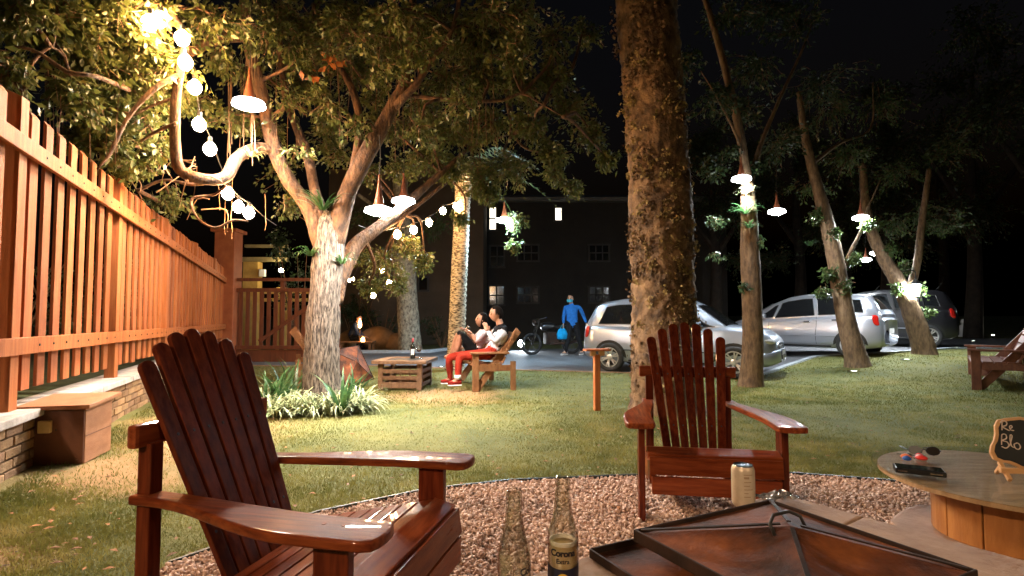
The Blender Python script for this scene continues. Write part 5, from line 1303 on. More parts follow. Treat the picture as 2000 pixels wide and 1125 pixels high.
# ================================================================== VEHICLES
def paint(name, c, metal=.55, rough=.3): return pbr(name, c, None, rough=rough, metal=metal, coat=.8)
M['silver'] = paint('silver_paint', (.32, .37, .45)); M['silver2'] = paint('grey_silver_paint', (.34, .37, .43)); M['blackpaint'] = paint('black_paint', (.012, .012, .014), .2)
M['tail'] = pbr('tail_lamp', (.5, .015, .01), None, rough=.15, coat=1); M['headlamp'] = pbr('head_lamp', (.55, .56, .56), None, rough=.1, metal=.4, coat=1)
M['alloy'] = pbr('alloy', (.55, .55, .56), None, rough=.3, metal=.8); M['plate'] = pbr('number_plate', (.6, .6, .6), None, rough=.4); M['plate_b'] = pbr('plate_blue', (.02, .04, .2), None, rough=.4)
def interp(x, tab): return float(np.interp(x, [a for a, _ in tab], [b for _, b in tab]))
def wheel(parent, x, y, s, R_=.295, spokes=5, tw=.17):
    w = empty('wheel', (x, y, R_)); w.parent = parent
    Mx = Matrix.Rotation(R(90) * s, 4, 'X')
    mb = MB(); mb.lathe([(R_ * .66, -tw / 2), (R_ * .9, -tw / 2), (R_ * .985, -tw / 2 + .02), (R_, 0), (R_ * .985, tw / 2 - .02), (R_ * .9, tw / 2), (R_ * .68, tw / 2), (R_ * .66, tw / 2 - .02)], 32, Mx, 0, False); mb.build('tyre', M['rubber'], w, 0, True)
    mb = MB(); mb.lathe([(R_ * .69, tw / 2 + .003), (R_ * .64, tw / 2 + .003), (R_ * .60, tw / 2 - .03), (R_ * .58, -tw / 2)], 32, Mx, 0, False)
    for k in range(spokes):
        a = 2 * math.pi * k / spokes + .3
        for da in (-.16, .16):
            p0 = Vector((R_ * .10 * math.cos(a), R_ * .10 * math.sin(a), tw / 2 - .03)); p1 = Vector((R_ * .64 * math.cos(a + da), R_ * .64 * math.sin(a + da), tw / 2 - .012))
            b = MB(); b.beam(p0, p1, .026, .02); mb.add([Mx @ Vector(v) for v in b.v], b.f)
    mb.lathe([(R_ * .2, tw / 2 - .04), (R_ * .2, tw / 2 - .01), (R_ * .12, tw / 2 - .002), (0, tw / 2)], 16, Mx, 0, False); mb.build('rim', M['alloy'], w)
    mb = MB(); mb.lathe([(0, -tw / 2 + .02), (R_ * .66, -tw / 2 + .02)], 24, Mx, 0, False); mb.build('brake_drum', M['black'], w)
def car(name, label, loc, rz, prm, mat):
    t = empty(name, loc, rz, label, 'car', 'parked cars'); D = prm
    top, wid, belt, bot = D['top'], D['wid'], D['belt'], D['bot']
    xs = sorted(set(list(np.linspace(D['x0'], D['x1'], 46)) + [D['x0'] + .01, D['x0'] + .04, D['x1'] - .01, D['x1'] - .04]))
    def body_sec(x):
        w = interp(x, wid); zb = interp(x, belt); z0 = interp(x, bot); hh = zb - z0
        return [(w * .80, z0), (w * .95, z0 + .03), (w * .985, z0 + hh * .22), (w * 1.0, z0 + hh * .48), (w * .992, z0 + hh * .62), (w * .985, z0 + hh * .66), (w * .965, z0 + hh * .88), (w * .93, zb - .01), (w * .86, zb + .012), (w * .5, zb + .03), (0, zb + .036)]
    def loft(secs, xs_):
        vs = []; fs = []; n = len(secs[0]); m = 2 * n - 1
        for x, s in zip(xs_, secs):
            vs += [(x, y, z) for y, z in s] + [(x, -y, z) for y, z in reversed(s[:-1])]
        for i in range(len(xs_) - 1):
            for k in range(m - 1): fs.append((i * m + k, i * m + k + 1, (i + 1) * m + k + 1, (i + 1) * m + k))
            fs.append((i * m + m - 1, i * m, (i + 1) * m, (i + 1) * m + m - 1))
        fs += [tuple(range(m)), tuple(reversed([(len(xs_) - 1) * m + k for k in range(m)]))]
        return vs, fs
    mb = MB(); mb.add(*loft([body_sec(x) for x in xs], xs)); mb.build('body', mat, t, 0, True)
    gx = np.linspace(D['g0'], D['g1'], 40)
    def gsec(x):
        zr = interp(x, top); zb = interp(x, belt); w = interp(x, wid) * .93; wr = min(w, interp(x, D['rw'])); f = max(.001, zr - zb)
        k = min(1, f / .25); wr = w + (wr - w) * k
        return w, zb, wr, zr
    secs = []
    for x in gx:
        w, zb, wr, zr = gsec(x); f = zr - zb
        secs.append([(w * .995, zb - .03), (w, zb + .0), (w + (wr - w) * .55, zb + f * .5), (wr, zr - min(.07, f * .2)), (wr * .93, zr - min(.025, f * .1)), (wr * .7, zr), (0, zr + .012)])
    mb = MB(); mb.add(*loft(secs, gx)); gh = mb.build('cabin', mat, t, 0, True)
    def side_pt(x, v, off):
        w, zb, wr, zr = gsec(x); f = zr - zb; zt = zr - min(.07, f * .2)
        pr = [(w, zb), (w + (wr - w) * .55, zb + f * .5), (wr, zt)]
        z = zb + (zt - zb) * v; y = float(np.interp(z, [q[1] for q in pr], [q[0] for q in pr])); return y + off, z
    for s in (1, -1):
        for (a0, a1, b0, b1, v0, v1) in D['windows']:
            vs = []; fs = []; nu, nv = 10, 5
            for j in range(nv + 1):
                v = v0 + (v1 - v0) * j / nv
                for i in range(nu + 1):
                    u = i / nu; q = j / nv; x = (a0 + (a1 - a0) * u) * (1 - q) + (b0 + (b1 - b0) * u) * q
                    y, z = side_pt(x, v, .006); vs.append((x, s * y, z))
            for j in range(nv):
                for i in range(nu):
                    f = (j * (nu + 1) + i, j * (nu + 1) + i + 1, (j + 1) * (nu + 1) + i + 1, (j + 1) * (nu + 1) + i); fs.append(f if s < 0 else f[::-1])
            mb = MB(); mb.add(vs, fs); sw = mb.build('side_window', M['carglass'], t, 0, True)
            k1 = nu + 1; lp = [vs[i] for i in range(k1)] + [vs[j * k1 + nu] for j in range(1, nv + 1)] + [vs[nv * k1 + i] for i in range(nu - 1, -1, -1)] + [vs[j * k1] for j in range(nv - 1, -1, -1)]
            mb = MB(); mb.tube(lp, .009, 5); mb.build('window_seal', M['black'], sw)
    for nm, xa, xb in (('windscreen', D['ws'][0], D['ws'][1]), ('rear_window', D['rwin'][0], D['rwin'][1])):
        vs = []; fs = []; nu, nv = 8, 8
        for i in range(nu + 1):
            x = xa + (xb - xa) * i / nu; w, zb, wr, zr = gsec(x)
            for k in range(nv + 1):
                u = -1 + 2 * k / nv; yy = u * wr * .86; zz = zr + .012 * (1 - abs(u)) + .008
                vs.append((x + (.006 if nm == 'windscreen' else -.006), yy, zz))
        for i in range(nu):
            for k in range(nv): fs.append((i * (nv + 1) + k, i * (nv + 1) + k + 1, (i + 1) * (nv + 1) + k + 1, (i + 1) * (nv + 1) + k))
        mb = MB(); mb.add(vs, fs); mb.build(nm, M['carglass'], t, 0, True)
    def sidey(x, z):
        s_ = body_sec(x); return float(np.interp(z, [q[1] for q in s_[:9]], [q[0] for q in s_[:9]]))
    def patch(nm, pts, mat_, s, off=.006):
        """polygon in side view laid on the flank"""
        c = (sum(p[0] for p in pts) / len(pts), sum(p[1] for p in pts) / len(pts)); vs = [(c[0], s * (sidey(*c) + off + .004), c[1])]
        vs += [(x, s * (sidey(x, z) + off), z) for x, z in pts]; n = len(pts)
        fs = [((0, 1 + k, 1 + (k + 1) % n) if s < 0 else (0, 1 + (k + 1) % n, 1 + k)) for k in range(n)]
        mb = MB(); mb.add(vs, fs); return mb.build(nm, mat_, t)
    w_f = interp(D['x1'], wid)
    for s in (1, -1):
        for xw in D['axles']:
            Rr = D['R'] * 1.2; pts = [(xw + Rr * math.cos(a * math.pi / 14), D['R'] + Rr * math.sin(a * math.pi / 14) * .98) for a in range(-2, 17)]
            pts = [(x, max(z, interp(x, bot) + .005)) for x, z in pts]
            patch('wheel_arch', pts, M['black'], s, .004)
            wheel(t, xw, s * (interp(xw, wid) - .06), -s, D['R'], D['spokes'])
        for (x, z0, z1) in D['doors']:
            mb = MB(); q = [(x + .012 * math.sin(k), z0 + (z1 - z0) * k / 6) for k in range(7)]
            mb.tube([(a, s * (sidey(a, b) + .001), b) for a, b in q], .0055, 4); mb.build('door_seam', M['black'], t)
        for (x, z) in D['handles']:
            mb = MB(); mb.box((x, s * (sidey(x, z) + .015), z), (.15, .025, .03)); mb.build('door_handle', M['chrome'] if mat is M['silver2'] else M['black'], t, .008)
        mb = MB(); mb.tube([(x, s * (sidey(x, interp(x, bot) + .06) + .004), interp(x, bot) + .05) for x in np.linspace(D['axles'][0] + .4, D['axles'][1] - .4, 10)], .022, 6); mb.build('sill_trim', M['black'], t)
        a, b = D['strip']; mb = MB(); mb.tube([(x, s * (sidey(x, D['sz']) + .006), D['sz']) for x in np.linspace(a, b, 12)], .012, 6); mb.build('side_strip', D['smat'], t)
        mb = MB(); x = D['mirror']; w, zb, wr, zr = gsec(x); mb.box((x, s * (w + .11), zb + .07), (.09, .16, .12), (0, 0, s * .2)); mb.build('mirror', mat, t, .03, True, 3)
        tx = D['x0'] + .13; tz = D['tz']; ty = interp(tx, wid) * .985; rr = bmesh.new(); bmesh.ops.create_uvsphere(rr, u_segments=14, v_segments=10, radius=1)
        for v in rr.verts: v.co = Vector((tx + math.copysign(abs(v.co.x) ** .7, v.co.x) * .06 + v.co.z * .03, s * (ty + v.co.y * .035 + v.co.x * .05 - .02), tz + math.copysign(abs(v.co.z) ** .7, v.co.z) * .125))
        hm = bpy.data.meshes.new('tail_lamp'); rr.to_mesh(hm); rr.free(); hm.polygons.foreach_set('use_smooth', [True] * len(hm.polygons)); link('tail_lamp', hm, M['tail'], t)
        hx = D['x1'] - .17; hy = interp(hx, wid) * .80; hz = interp(hx, belt) - .13; rr = bmesh.new(); bmesh.ops.create_uvsphere(rr, u_segments=16, v_segments=10, radius=1)
        for v in rr.verts: v.co = Vector((hx + v.co.x * .15, s * (hy + v.co.y * .13 - v.co.x * .03), hz + v.co.z * .085 - v.co.x * .02))
        hm = bpy.data.meshes.new('head_lamp'); rr.to_mesh(hm); rr.free(); hm.polygons.foreach_set('use_smooth', [True] * len(hm.polygons)); link('head_lamp', hm, M['headlamp'], t)
        mb = MB(); mb.lathe([(0, .0), (.045, .0), (.05, .02)], 12, Matrix.Translation((D['x1'] - .035, s * w_f * .82, interp(D['x1'], bot) + .13)) @ Matrix.Rotation(R(90), 4, 'Y'), 0, False); mb.build('fog_lamp', M['headlamp'], t)
    xf = D['x1']; bs = []
    for x_, k_ in ((xf - .42, 1.01), (xf - .2, 1.02), (xf - .06, 1.03), (xf + .03, .93), (xf + .045, .6)):
        w_ = interp(min(x_, xf), wid) * k_; b0 = interp(min(x_, xf), bot) + .02; bs.append((x_, [(0, b0 - .0), (w_ * .9, b0), (w_, b0 + .04), (w_, b0 + .20), (w_ * .97, b0 + .235), (0, b0 + .245)]))
    mb = MB(); mb.add(*loft([q_[1] for q_ in bs], [q_[0] for q_ in bs])); mb.build('front_bumper', mat, t, 0, True)
    zb = interp(xf, belt); z0 = interp(xf, bot); w = interp(xf, wid)
    mb = MB(); mb.box((xf + .006, 0, z0 + .12), (.11, w * 1.1, .08)); mb.build('lower_grille', M['black'], t, .01)
    mb = MB(); mb.box((xf - .02, 0, zb - .06), (.05, w * .9, .09)); gr = mb.build('grille', M['black'], t, .01)
    for k in range(2): mb = MB(); mb.box((xf + .008, 0, zb - .085 + .05 * k), (.02, w * .88, .014)); mb.build('grille_bar', M['chrome'], gr)
    mb = MB(); mb.box((xf + .05, 0, z0 + .20), (.012, .40, .13)); pl = mb.build('number_plate', M['plate'], t, .003)
    mb = MB(); mb.box((xf + .057, 0, z0 + .25), (.004, .38, .025)); mb.build('plate_band', M['plate_b'], pl)
    xr = D['x0']; mb = MB(); mb.box((xr - .01, 0, z0 + .34), (.012, .40, .13)); mb.build('number_plate', M['plate'], t, .003)
    for y in (-.2, .2): mb = MB(); mb.tube([(xr + 3.0 - .0 * y, y, interp(xr + 3.0, belt) + .05), (xr + 2.75, y + .25, interp(xr + 2.75, belt) + .10)], .008, 5); mb.build('wiper', M['black'], t)
    mb = MB(); x = D['g0'] + .35; mb.tube([(x, 0, interp(x, top)), (x - .18, 0, interp(x, top) + .22)], .006, 5); mb.build('aerial', M['black'], t)
    return t
HATCH = dict(tz=.82, x0=-1.85, x1=1.95, g0=-1.80, g1=1.12, R=.30, spokes=6, axles=(-1.18, 1.25),
    wid=[(-1.85, .60), (-1.80, .70), (-1.6, .79), (-1.1, .82), (0, .83), (1.1, .82), (1.5, .80), (1.75, .74), (1.88, .66), (1.95, .56)],
    belt=[(-1.85, .80), (-1.78, .90), (-1.5, .94), (-.6, .93), (.4, .90), (1.05, .95), (1.35, .93), (1.65, .88), (1.82, .80), (1.92, .70), (1.95, .62)],
    bot=[(-1.85, .34), (-1.7, .24), (-1.4, .20), (1.5, .20), (1.8, .22), (1.95, .28)],
    top=[(-1.80, .92), (-1.72, 1.12), (-1.60, 1.36), (-1.45, 1.44), (-1.0, 1.51), (-.2, 1.535), (.25, 1.50), (.55, 1.36), (1.12, .94)],
    rw=[(-1.85, .58), (-1.3, .60), (.2, .60), (1.1, .66)],
    windows=[(.36, .92, .30, .36, .06, .90), (-.62, .30, -.62, .24, .06, .90), (-1.45, -.68, -1.30, -.70, .10, .88)], ws=(.56, 1.10), rwin=(-1.74, -1.58),
    doors=[(-.72, .3, .9), (.55, .3, .9)], handles=[(-.55, .80)], strip=(-.95, .95), sz=.46, smat=M['black'], mirror=.62,
    tail=[(-1.84, .62), (-1.66, .66), (-1.66, .92), (-1.76, .94)], head=[(1.93, .58), (1.60, .64), (1.55, .76), (1.72, .80), (1.86, .70)])
VANX = dict(tz=.88, x0=-1.80, x1=2.03, g0=-1.76, g1=1.40, R=.30, spokes=5, axles=(-1.15, 1.30),
    wid=[(-1.80, .62), (-1.75, .72), (-1.5, .80), (-1.0, .83), (0, .84), (1.1, .83), (1.6, .78), (1.9, .66), (2.03, .5)],
    belt=[(-1.80, .86), (-1.70, .98), (-1.2, 1.0), (-.4, .97), (.5, .91), (1.2, .90), (1.5, .86), (1.8, .76), (1.95, .66), (2.03, .56)],
    bot=[(-1.80, .32), (-1.65, .23), (-1.4, .20), (1.6, .20), (1.85, .22), (2.03, .28)],
    top=[(-1.76, 1.02), (-1.68, 1.22), (-1.56, 1.44), (-1.4, 1.49), (-.8, 1.525), (-.1, 1.52), (.3, 1.46), (.7, 1.30), (1.40, .90)],
    rw=[(-1.8, .58), (-1.2, .60), (.3, .60), (1.4, .66)],
    windows=[(.62, 1.12, .52, .60, .10, .88), (-.38, .56, -.30, .42, .06, .90), (-1.0, -.46, -.95, -.40, .06, .90), (-1.42, -1.08, -1.34, -1.04, .16, .84)], ws=(.72, 1.36), rwin=(-1.72, -1.54),
    doors=[(-.42, .3, .96), (.72, .3, .92), (-.98, .5, .98)], handles=[(-.22, .84), (-.85, .88)], strip=(-.85, .95), sz=.50, smat=M['silver2'], mirror=.80,
    tail=[(-1.79, .72), (-1.60, .78), (-1.60, 1.0), (-1.72, 1.0), (-1.78, .92)], head=[(2.0, .58), (1.6, .66), (1.5, .78), (1.72, .80), (1.9, .70)])
def ground_at(x, y): return (x, y, hgt(x, y) + .016)
car('hatchback_car', 'silver compact hatchback parked behind the thick trunk and slim tree', ground_at(3.28, 11.0), R(-32), HATCH, M['silver']).scale = (.95, .95, .95)
car('minivan_car', 'silver minivan with red tail lamp parked behind the leaning trunk', ground_at(6.98, 13.0), R(180 - 47), VANX, M['silver2']).scale = (.90, .90, .90)
car('dark_car', 'black car hidden in the dark behind the bent trunk', ground_at(10.1, 15.5), R(180 - 30), VANX, M['blackpaint'])
def moto():
    p = P(1078, 665, 15.8); t = empty('motorcycle', (p.x, 15.8, .016), R(200), 'dark motorcycle parked beside the walking person', 'motorcycle')
    for x in (-.62, .62):
        mb = MB(); mb.tube([(x + .27 * math.cos(a * .2618), 0, .30 + .27 * math.sin(a * .2618)) for a in range(25)], .045, 8); w = mb.build('wheel', M['rubber'], t, 0, True)
        mb = MB()
        for k in range(6): mb.beam((x, 0, .3), (x + .25 * math.cos(k * 1.047), 0, .3 + .25 * math.sin(k * 1.047)), .012, .012)
        mb.build('spokes', M['chrome'], w)
    mb = MB(); mb.lathe([(0, -.24), (.09, -.2), (.13, 0), (.1, .18), (0, .24)], 12, Matrix.Translation((.12, 0, .78)) @ Matrix.Rotation(R(90), 4, 'Y'), 0, False); mb.build('tank', M['blackpaint'], t, 0, True)
    mb = MB(); mb.box((-.36, 0, .76), (.6, .2, .09)); mb.build('seat', M['black'], t, .03, True)
    mb = MB(); mb.box((.02, 0, .45), (.4, .24, .34)); mb.build('engine', M['rust_d'], t, .03)
    for y in (-.07, .07): mb = MB(); mb.tube([(.62, y, .3), (.42, y, .98)], .02, 6); mb.build('fork', M['iron'], t)
    mb = MB(); mb.tube([(.32, -.34, 1.04), (.42, -.1, 1.0), (.42, .1, 1.0), (.32, .34, 1.04)], .014, 6); mb.build('handlebar', M['chrome'], t)
    mb = MB(); mb.lathe([(0, -.06), (.06, -.05), (.08, .05), (0, .06)], 12, Matrix.Translation((.52, 0, .9)) @ Matrix.Rotation(R(90), 4, 'Y'), 0, False); mb.build('headlamp', M['rust_d'], t, 0, True)
    mb = MB(); mb.tube([(.1, .16, .3), (-.5, .18, .32), (-.85, .18, .4)], .035, 8); mb.build('exhaust', M['rust_d'], t, 0, True)
    mb = MB(); mb.tube([(-.62, .1, .3), (-.4, .1, .7)], .02, 6); mb.tube([(.42, 0, .95), (.1, 0, .62), (-.62, 0, .3)], .022, 6); mb.build('frame', M['iron'], t)
moto()

# ================================================================== PEOPLE
SK = {}
def skin_body(joints, bones, root):
    names = list(joints); me = bpy.data.meshes.new('sk'); me.from_pydata([joints[n][0] for n in names], [(names.index(a), names.index(b)) for a, b, _ in bones], [])
    ob = bpy.data.objects.new('sk', me); COL.objects.link(ob)
    md = ob.modifiers.new('s', 'SKIN'); md.use_smooth_shade = True
    for i, n in enumerate(names):
        r = joints[n][1]; r = (r, r) if not isinstance(r, tuple) else r
        me.skin_vertices[0].data[i].radius = r; me.skin_vertices[0].data[i].use_root = (n == root)
    sb = ob.modifiers.new('u', 'SUBSURF'); sb.levels = 2; sb.render_levels = 2
    dg = bpy.context.evaluated_depsgraph_get(); dg.update()
    m2 = bpy.data.meshes.new_from_object(ob.evaluated_get(dg)); bpy.data.objects.remove(ob)
    bm = bmesh.new(); bm.from_mesh(m2); bpy.data.meshes.remove(m2); return bm
def seg_d(p, a, b):
    ab = b - a; t = max(0, min(1, (p - a).dot(ab) / max(1e-9, ab.length_squared))); return (p - a - ab * t).length
def person(label, J, bones, mats, head, hands, hair, root='pelvis', extra=None):
    """J: joint -> (Vector, radius); bones: (a,b,material index); head: (centre, forward, up, size)"""
    base = min((J[k][0] for k in J), key=lambda v: v.z).copy(); base.z -= .03
    t = empty('person', base, 0, label, 'person')
    bm = skin_body(J, bones, root)
    for f in bm.faces:
        c = f.calc_center_median(); best = min(bones, key=lambda q: seg_d(c, Vector(J[q[0]][0]), Vector(J[q[1]][0])) - .35 * min(J[q[0]][1] if not isinstance(J[q[0]][1], tuple) else J[q[0]][1][0], J[q[1]][1] if not isinstance(J[q[1]][1], tuple) else J[q[1]][1][0]))
        f.material_index = best[2]; f.smooth = True
    # head, part of the same surface mesh
    c, fw, up, S = head; fw = fw.normalized(); up = (up - fw * up.dot(fw)).normalized(); sd = up.cross(fw)
    Mh = Matrix((( fw.x, sd.x, up.x, c.x), (fw.y, sd.y, up.y, c.y), (fw.z, sd.z, up.z, c.z), (0, 0, 0, 1))) @ Matrix.Scale(S, 4)
    r0 = bmesh.ops.create_uvsphere(bm, u_segments=24, v_segments=18, radius=1)['verts']
    for v in r0:
        x, y, z = v.co; jaw = max(0, -z)
        nx = x * (.098 - .012 * jaw) + .012 * jaw; ny = y * (.078 - .030 * jaw ** 1.5); nz = z * .118
        if x > .8 and abs(y) < .28: nx += .020 * math.exp(-((z + .12) / .13) ** 2) * (1 - abs(y) / .28)      # nose
        if x > .7 and abs(z + .45) < .09: nx += .006 * (1 if abs(y) < .35 else 0)                           # lips
        if x > .6 and abs(abs(y) - .38) < .16 and abs(z - .04) < .14: nx -= .010                             # eye sockets
        if x > .7 and -.95 < z < -.75: nx += .008                                                            # chin
        v.co = Mh @ Vector((nx, ny, nz))
    for v in r0:
        for f in v.link_faces: f.material_index = 0; f.smooth = True
    def blob(p, r, sx, mi):
        rr = bmesh.ops.create_uvsphere(bm, u_segments=8, v_segments=6, radius=1)['verts']
        for v in rr: v.co = Mh @ (Vector(p) + Vector((v.co.x * r * sx[0], v.co.y * r * sx[1], v.co.z * r * sx[2])))
        for v in rr:
            for f in v.link_faces: f.material_index = mi; f.smooth = True
    for s in (-1, 1):
        blob((.083, s * .031, .006), .011, (1, 1.1, .8), len(mats) - 1); blob((-.005, s * .080, -.005), .026, (.7, .35, 1.1), 0)
    # hands: palm + four fingers + thumb
    for wrist, dirv, palm_n, curl in hands:
        d = dirv.normalized(); n = (palm_n - d * palm_n.dot(d)).normalized(); s = d.cross(n)
        pm = Matrix(((d.x, s.x, n.x, wrist.x), (d.y, s.y, n.y, wrist.y), (d.z, s.z, n.z, wrist.z), (0, 0, 0, 1)))
        rr = bmesh.ops.create_uvsphere(bm, u_segments=10, v_segments=8, radius=1)['verts']
        for v in rr: v.co = pm @ Vector((.045 + v.co.x * .055, v.co.y * .042, v.co.z * .018))
        for v in rr:
            for f in v.link_faces: f.material_index = 0; f.smooth = True
        tb = MB()
        for k, (yo, ln) in enumerate(((-.030, .066), (-.010, .078), (.010, .074), (.029, .058))):
            pts = []; x, z, a = .088, 0, 0
            for i in range(4): pts.append(pm @ Vector((x, yo, z))); x += ln / 3 * math.cos(a); z += ln / 3 * math.sin(a); a += curl
            tb.tube(pts, [.0095, .009, .008, .006], 6)
        tb.tube([pm @ Vector(q) for q in ((.02, -.034, .006), (.05, -.056, .014), (.075, -.062, .024), (.095, -.058, .034))], [.012, .011, .0095, .007], 6)
        vs = [bm.verts.new(q) for q in tb.v]
        for f in tb.f:
            try: fc = bm.faces.new([vs[i] for i in f]); fc.smooth = True
            except ValueError: pass
    for v in bm.verts: v.co -= base
    me = bpy.data.meshes.new('body'); bm.to_mesh(me); bm.free(); o = link('body', me, None, t)
    for m in mats: me.materials.append(m)
    # hair: shell over crown and back of the head
    if hair:
        hm, length = hair; bm = bmesh.new(); rr = bmesh.ops.create_uvsphere(bm, u_segments=24, v_segments=16, radius=1)['verts']
        kill = [v for v in rr if (v.co.x > .35 and v.co.z < .38 + .25 * v.co.x) or (v.co.z < -.25 and v.co.x > -.1 and length < .1) or v.co.z < -.75]
        bmesh.ops.delete(bm, geom=kill, context='VERTS')
        for v in bm.verts:
            x, y, z = v.co; r = 1.07 + .05 * noise.noise(v.co * 4)
            nz = z * .118 * r + .004
            if z < 0 and length > .1: nz *= 1 + length * 6 * (-z)
            v.co = (Mh @ Vector((x * .100 * r - .008, y * .083 * r, nz))) - base
        me = bpy.data.meshes.new('hair'); bm.to_mesh(me); bm.free(); me.polygons.foreach_set('use_smooth', [True] * len(me.polygons)); link('hair', me, hm, t)
    if extra: extra(t, base)
    return t
def cloth(n, c, c2=None): return pbr(n, c, c2 or tuple(min(1, q * 1.35) for q in c), 14, .95, .6, 22, spec=.1, detail=3)
SKA = pbr('skin_light', (.45, .24, .15), (.5, .28, .18), 20, .5); SKB = pbr('skin_tan', (.30, .13, .07), (.36, .17, .10), 20, .5)
DARK = pbr('eye_dark', (.01, .008, .008), None, rough=.2); HAIR = pbr('dark_hair', (.005, .003, .0025), (.010, .007, .005), 60, .8, .3, spec=.05)
def shoe(name, ankle, toe, mat, sole):
    def f(t, base):
        d = (toe - ankle); d.z = 0; L = d.length + .07; d.normalize(); zt = toe.z - .012
        mb = MB(); s = Vector((-d.y, d.x, 0)); prof = [(-.07, .035), (-.04, .042), (.04, .042), (.10, .048), (.15, .046), (.19, .03), (.20, .012)]
        for part, z0, z1, sc, m_ in (('upper', .018, .085, .92, mat), ('sole', 0, .02, 1.0, sole)):
            mb = MB(); n = 7; vs = []; fs = []
            for i, (a, w) in enumerate(prof):
                a = a * L / .26; h = z1 * (1 - .45 * max(0, a) / .2) if part == 'upper' else z1
                for y, z in ((w * sc, z0), (w * sc, (z0 + h) * .6), (w * sc * .5, h), (-w * sc * .5, h), (-w * sc, (z0 + h) * .6), (-w * sc, z0)):
                    q = Vector((ankle.x, ankle.y, zt)) + d * a + s * y + Vector((0, 0, z)) - base; vs.append(q)
                if i:
                    for k in range(6): fs.append(((i - 1) * 6 + k, (i - 1) * 6 + (k + 1) % 6, i * 6 + (k + 1) % 6, i * 6 + k))
            fs += [tuple(reversed(range(6))), tuple((len(prof) - 1) * 6 + k for k in range(6))]
            mb.add(vs, fs); mb.build('shoe' if part == 'upper' else 'shoe_sole', m_, t, 0, True)
    return f
# seated man
MY = 8.42
def q(px, py, dy=0.0): return P(px, py, MY + dy)
RED = cloth('red_trousers', (.24, .022, .012)); SHIRT = cloth('light_shirt', (.40, .385, .42)); VEST = cloth('black_vest', (.004, .004, .005)); REDSHOE = cloth('red_shoe', (.20, .018, .012)); WSOLE = M['white']
J = dict(pelvis=(q(962, 690, .08), (.15, .13)), waist=(q(970, 672, .08), (.145, .12)), chest=(q(979, 652, .08), (.165, .125)), neckb=(q(978, 637, .08), (.085, .07)), neck=(q(975, 628, .07), .055), skull=(q(971, 617, .06), .06),
    shN=(q(988, 645, -.10), .07), elN=(q(967, 668, -.16), .05), wrN=(q(952, 646, -.10), .034),
    shF=(q(972, 643, .26), .07), elF=(q(955, 665, .36), .05), wrF=(q(935, 668, .36), .034),
    hipN=(q(954, 692, -.03), .095), knN=(q(897, 696, -.16), .068), anN=(q(894, 742, -.18), .045), toN=(q(878, 752, -.22), .035),
    hipF=(q(954, 691, .18), .095), knF=(q(876, 697, .16), .068), anF=(q(880, 740, .26), .045), toF=(q(864, 748, .24), .035))
B = [('pelvis', 'waist', 1), ('waist', 'chest', 2), ('chest', 'neckb', 2), ('neckb', 'neck', 0), ('neck', 'skull', 0), ('chest', 'shN', 2), ('shN', 'elN', 1), ('elN', 'wrN', 1), ('chest', 'shF', 2), ('shF', 'elF', 1), ('elF', 'wrF', 1),
     ('pelvis', 'hipN', 3), ('hipN', 'knN', 3), ('knN', 'anN', 3), ('anN', 'toN', 4), ('pelvis', 'hipF', 3), ('hipF', 'knF', 3), ('knF', 'anF', 3), ('anF', 'toF', 4)]
def man_extra(t, b):
    shoe('s', J['anN'][0], J['toN'][0], REDSHOE, WSOLE)(t, b); shoe('s', J['anF'][0], J['toF'][0], REDSHOE, WSOLE)(t, b)
    mb = MB(); mb.tube([J['anN'][0] - b + Vector((0, 0, .01)), J['anN'][0] - b + Vector((0, 0, .075))], .05, 12); mb.build('sock', M['white'], t, 0, True)
man = person('man in red trousers and dark vest leaning to kiss on the bench', J, B, [SKB, SHIRT, VEST, RED, SKB, DARK], (q(969, 613, .06), Vector((-1, -.15, -.12)), Vector((-.15, 0, 1)), 1.0),
    [(J['wrN'][0], q(947, 632, -.04) - J['wrN'][0], Vector((-.4, .9, 0)), .25), (J['wrF'][0], Vector((-1, 0, .1)), Vector((0, 0, -1)), .4)], (HAIR, .02), 'pelvis', man_extra)
# reclining woman
MY2 = 8.78
def w(px, py, dy=0.0): return P(px, py, MY2 + dy)
BLACK = cloth('black_shorts', (.004, .004, .0045)); TOP = cloth('printed_top', (.42, .32, .36), (.62, .58, .6))
J2 = dict(pelvis=(w(932, 690, .05), (.15, .13)), waist=(w(938, 674, .05), (.125, .1)), chest=(w(944, 657, .05), (.13, .1)), neckb=(w(945, 645, .05), (.07, .06)), neck=(w(944, 637, .04), .045), skull=(w(942, 628, .03), .05),
    shN=(w(944, 650, -.12), .055), elN=(w(930, 668, -.16), .042), wrN=(w(922, 652, -.14), .028),
    shF=(w(940, 649, .2), .055), elF=(w(925, 662, .26), .042), wrF=(w(913, 650, .2), .028),
    hipN=(w(925, 690, -.05), .10), knN=(w(901, 650, -.06), .068), anN=(w(889, 696, -.05), .042), toN=(w(872, 700, -.05), .032),
    hipF=(w(925, 690, .16), .10), knF=(w(896, 648, .18), .068), anF=(w(882, 694, .2), .042), toF=(w(866, 699, .2), .032))
B2 = [('pelvis', 'waist', 1), ('waist', 'chest', 1), ('chest', 'neckb', 1), ('neckb', 'neck', 0), ('neck', 'skull', 0), ('chest', 'shN', 1), ('shN', 'elN', 1), ('elN', 'wrN', 0), ('chest', 'shF', 1), ('shF', 'elF', 1), ('elF', 'wrF', 0),
      ('pelvis', 'hipN', 2), ('hipN', 'knN', 2), ('knN', 'anN', 0), ('anN', 'toN', 0), ('pelvis', 'hipF', 2), ('hipF', 'knF', 2), ('knF', 'anF', 0), ('anF', 'toF', 0)]
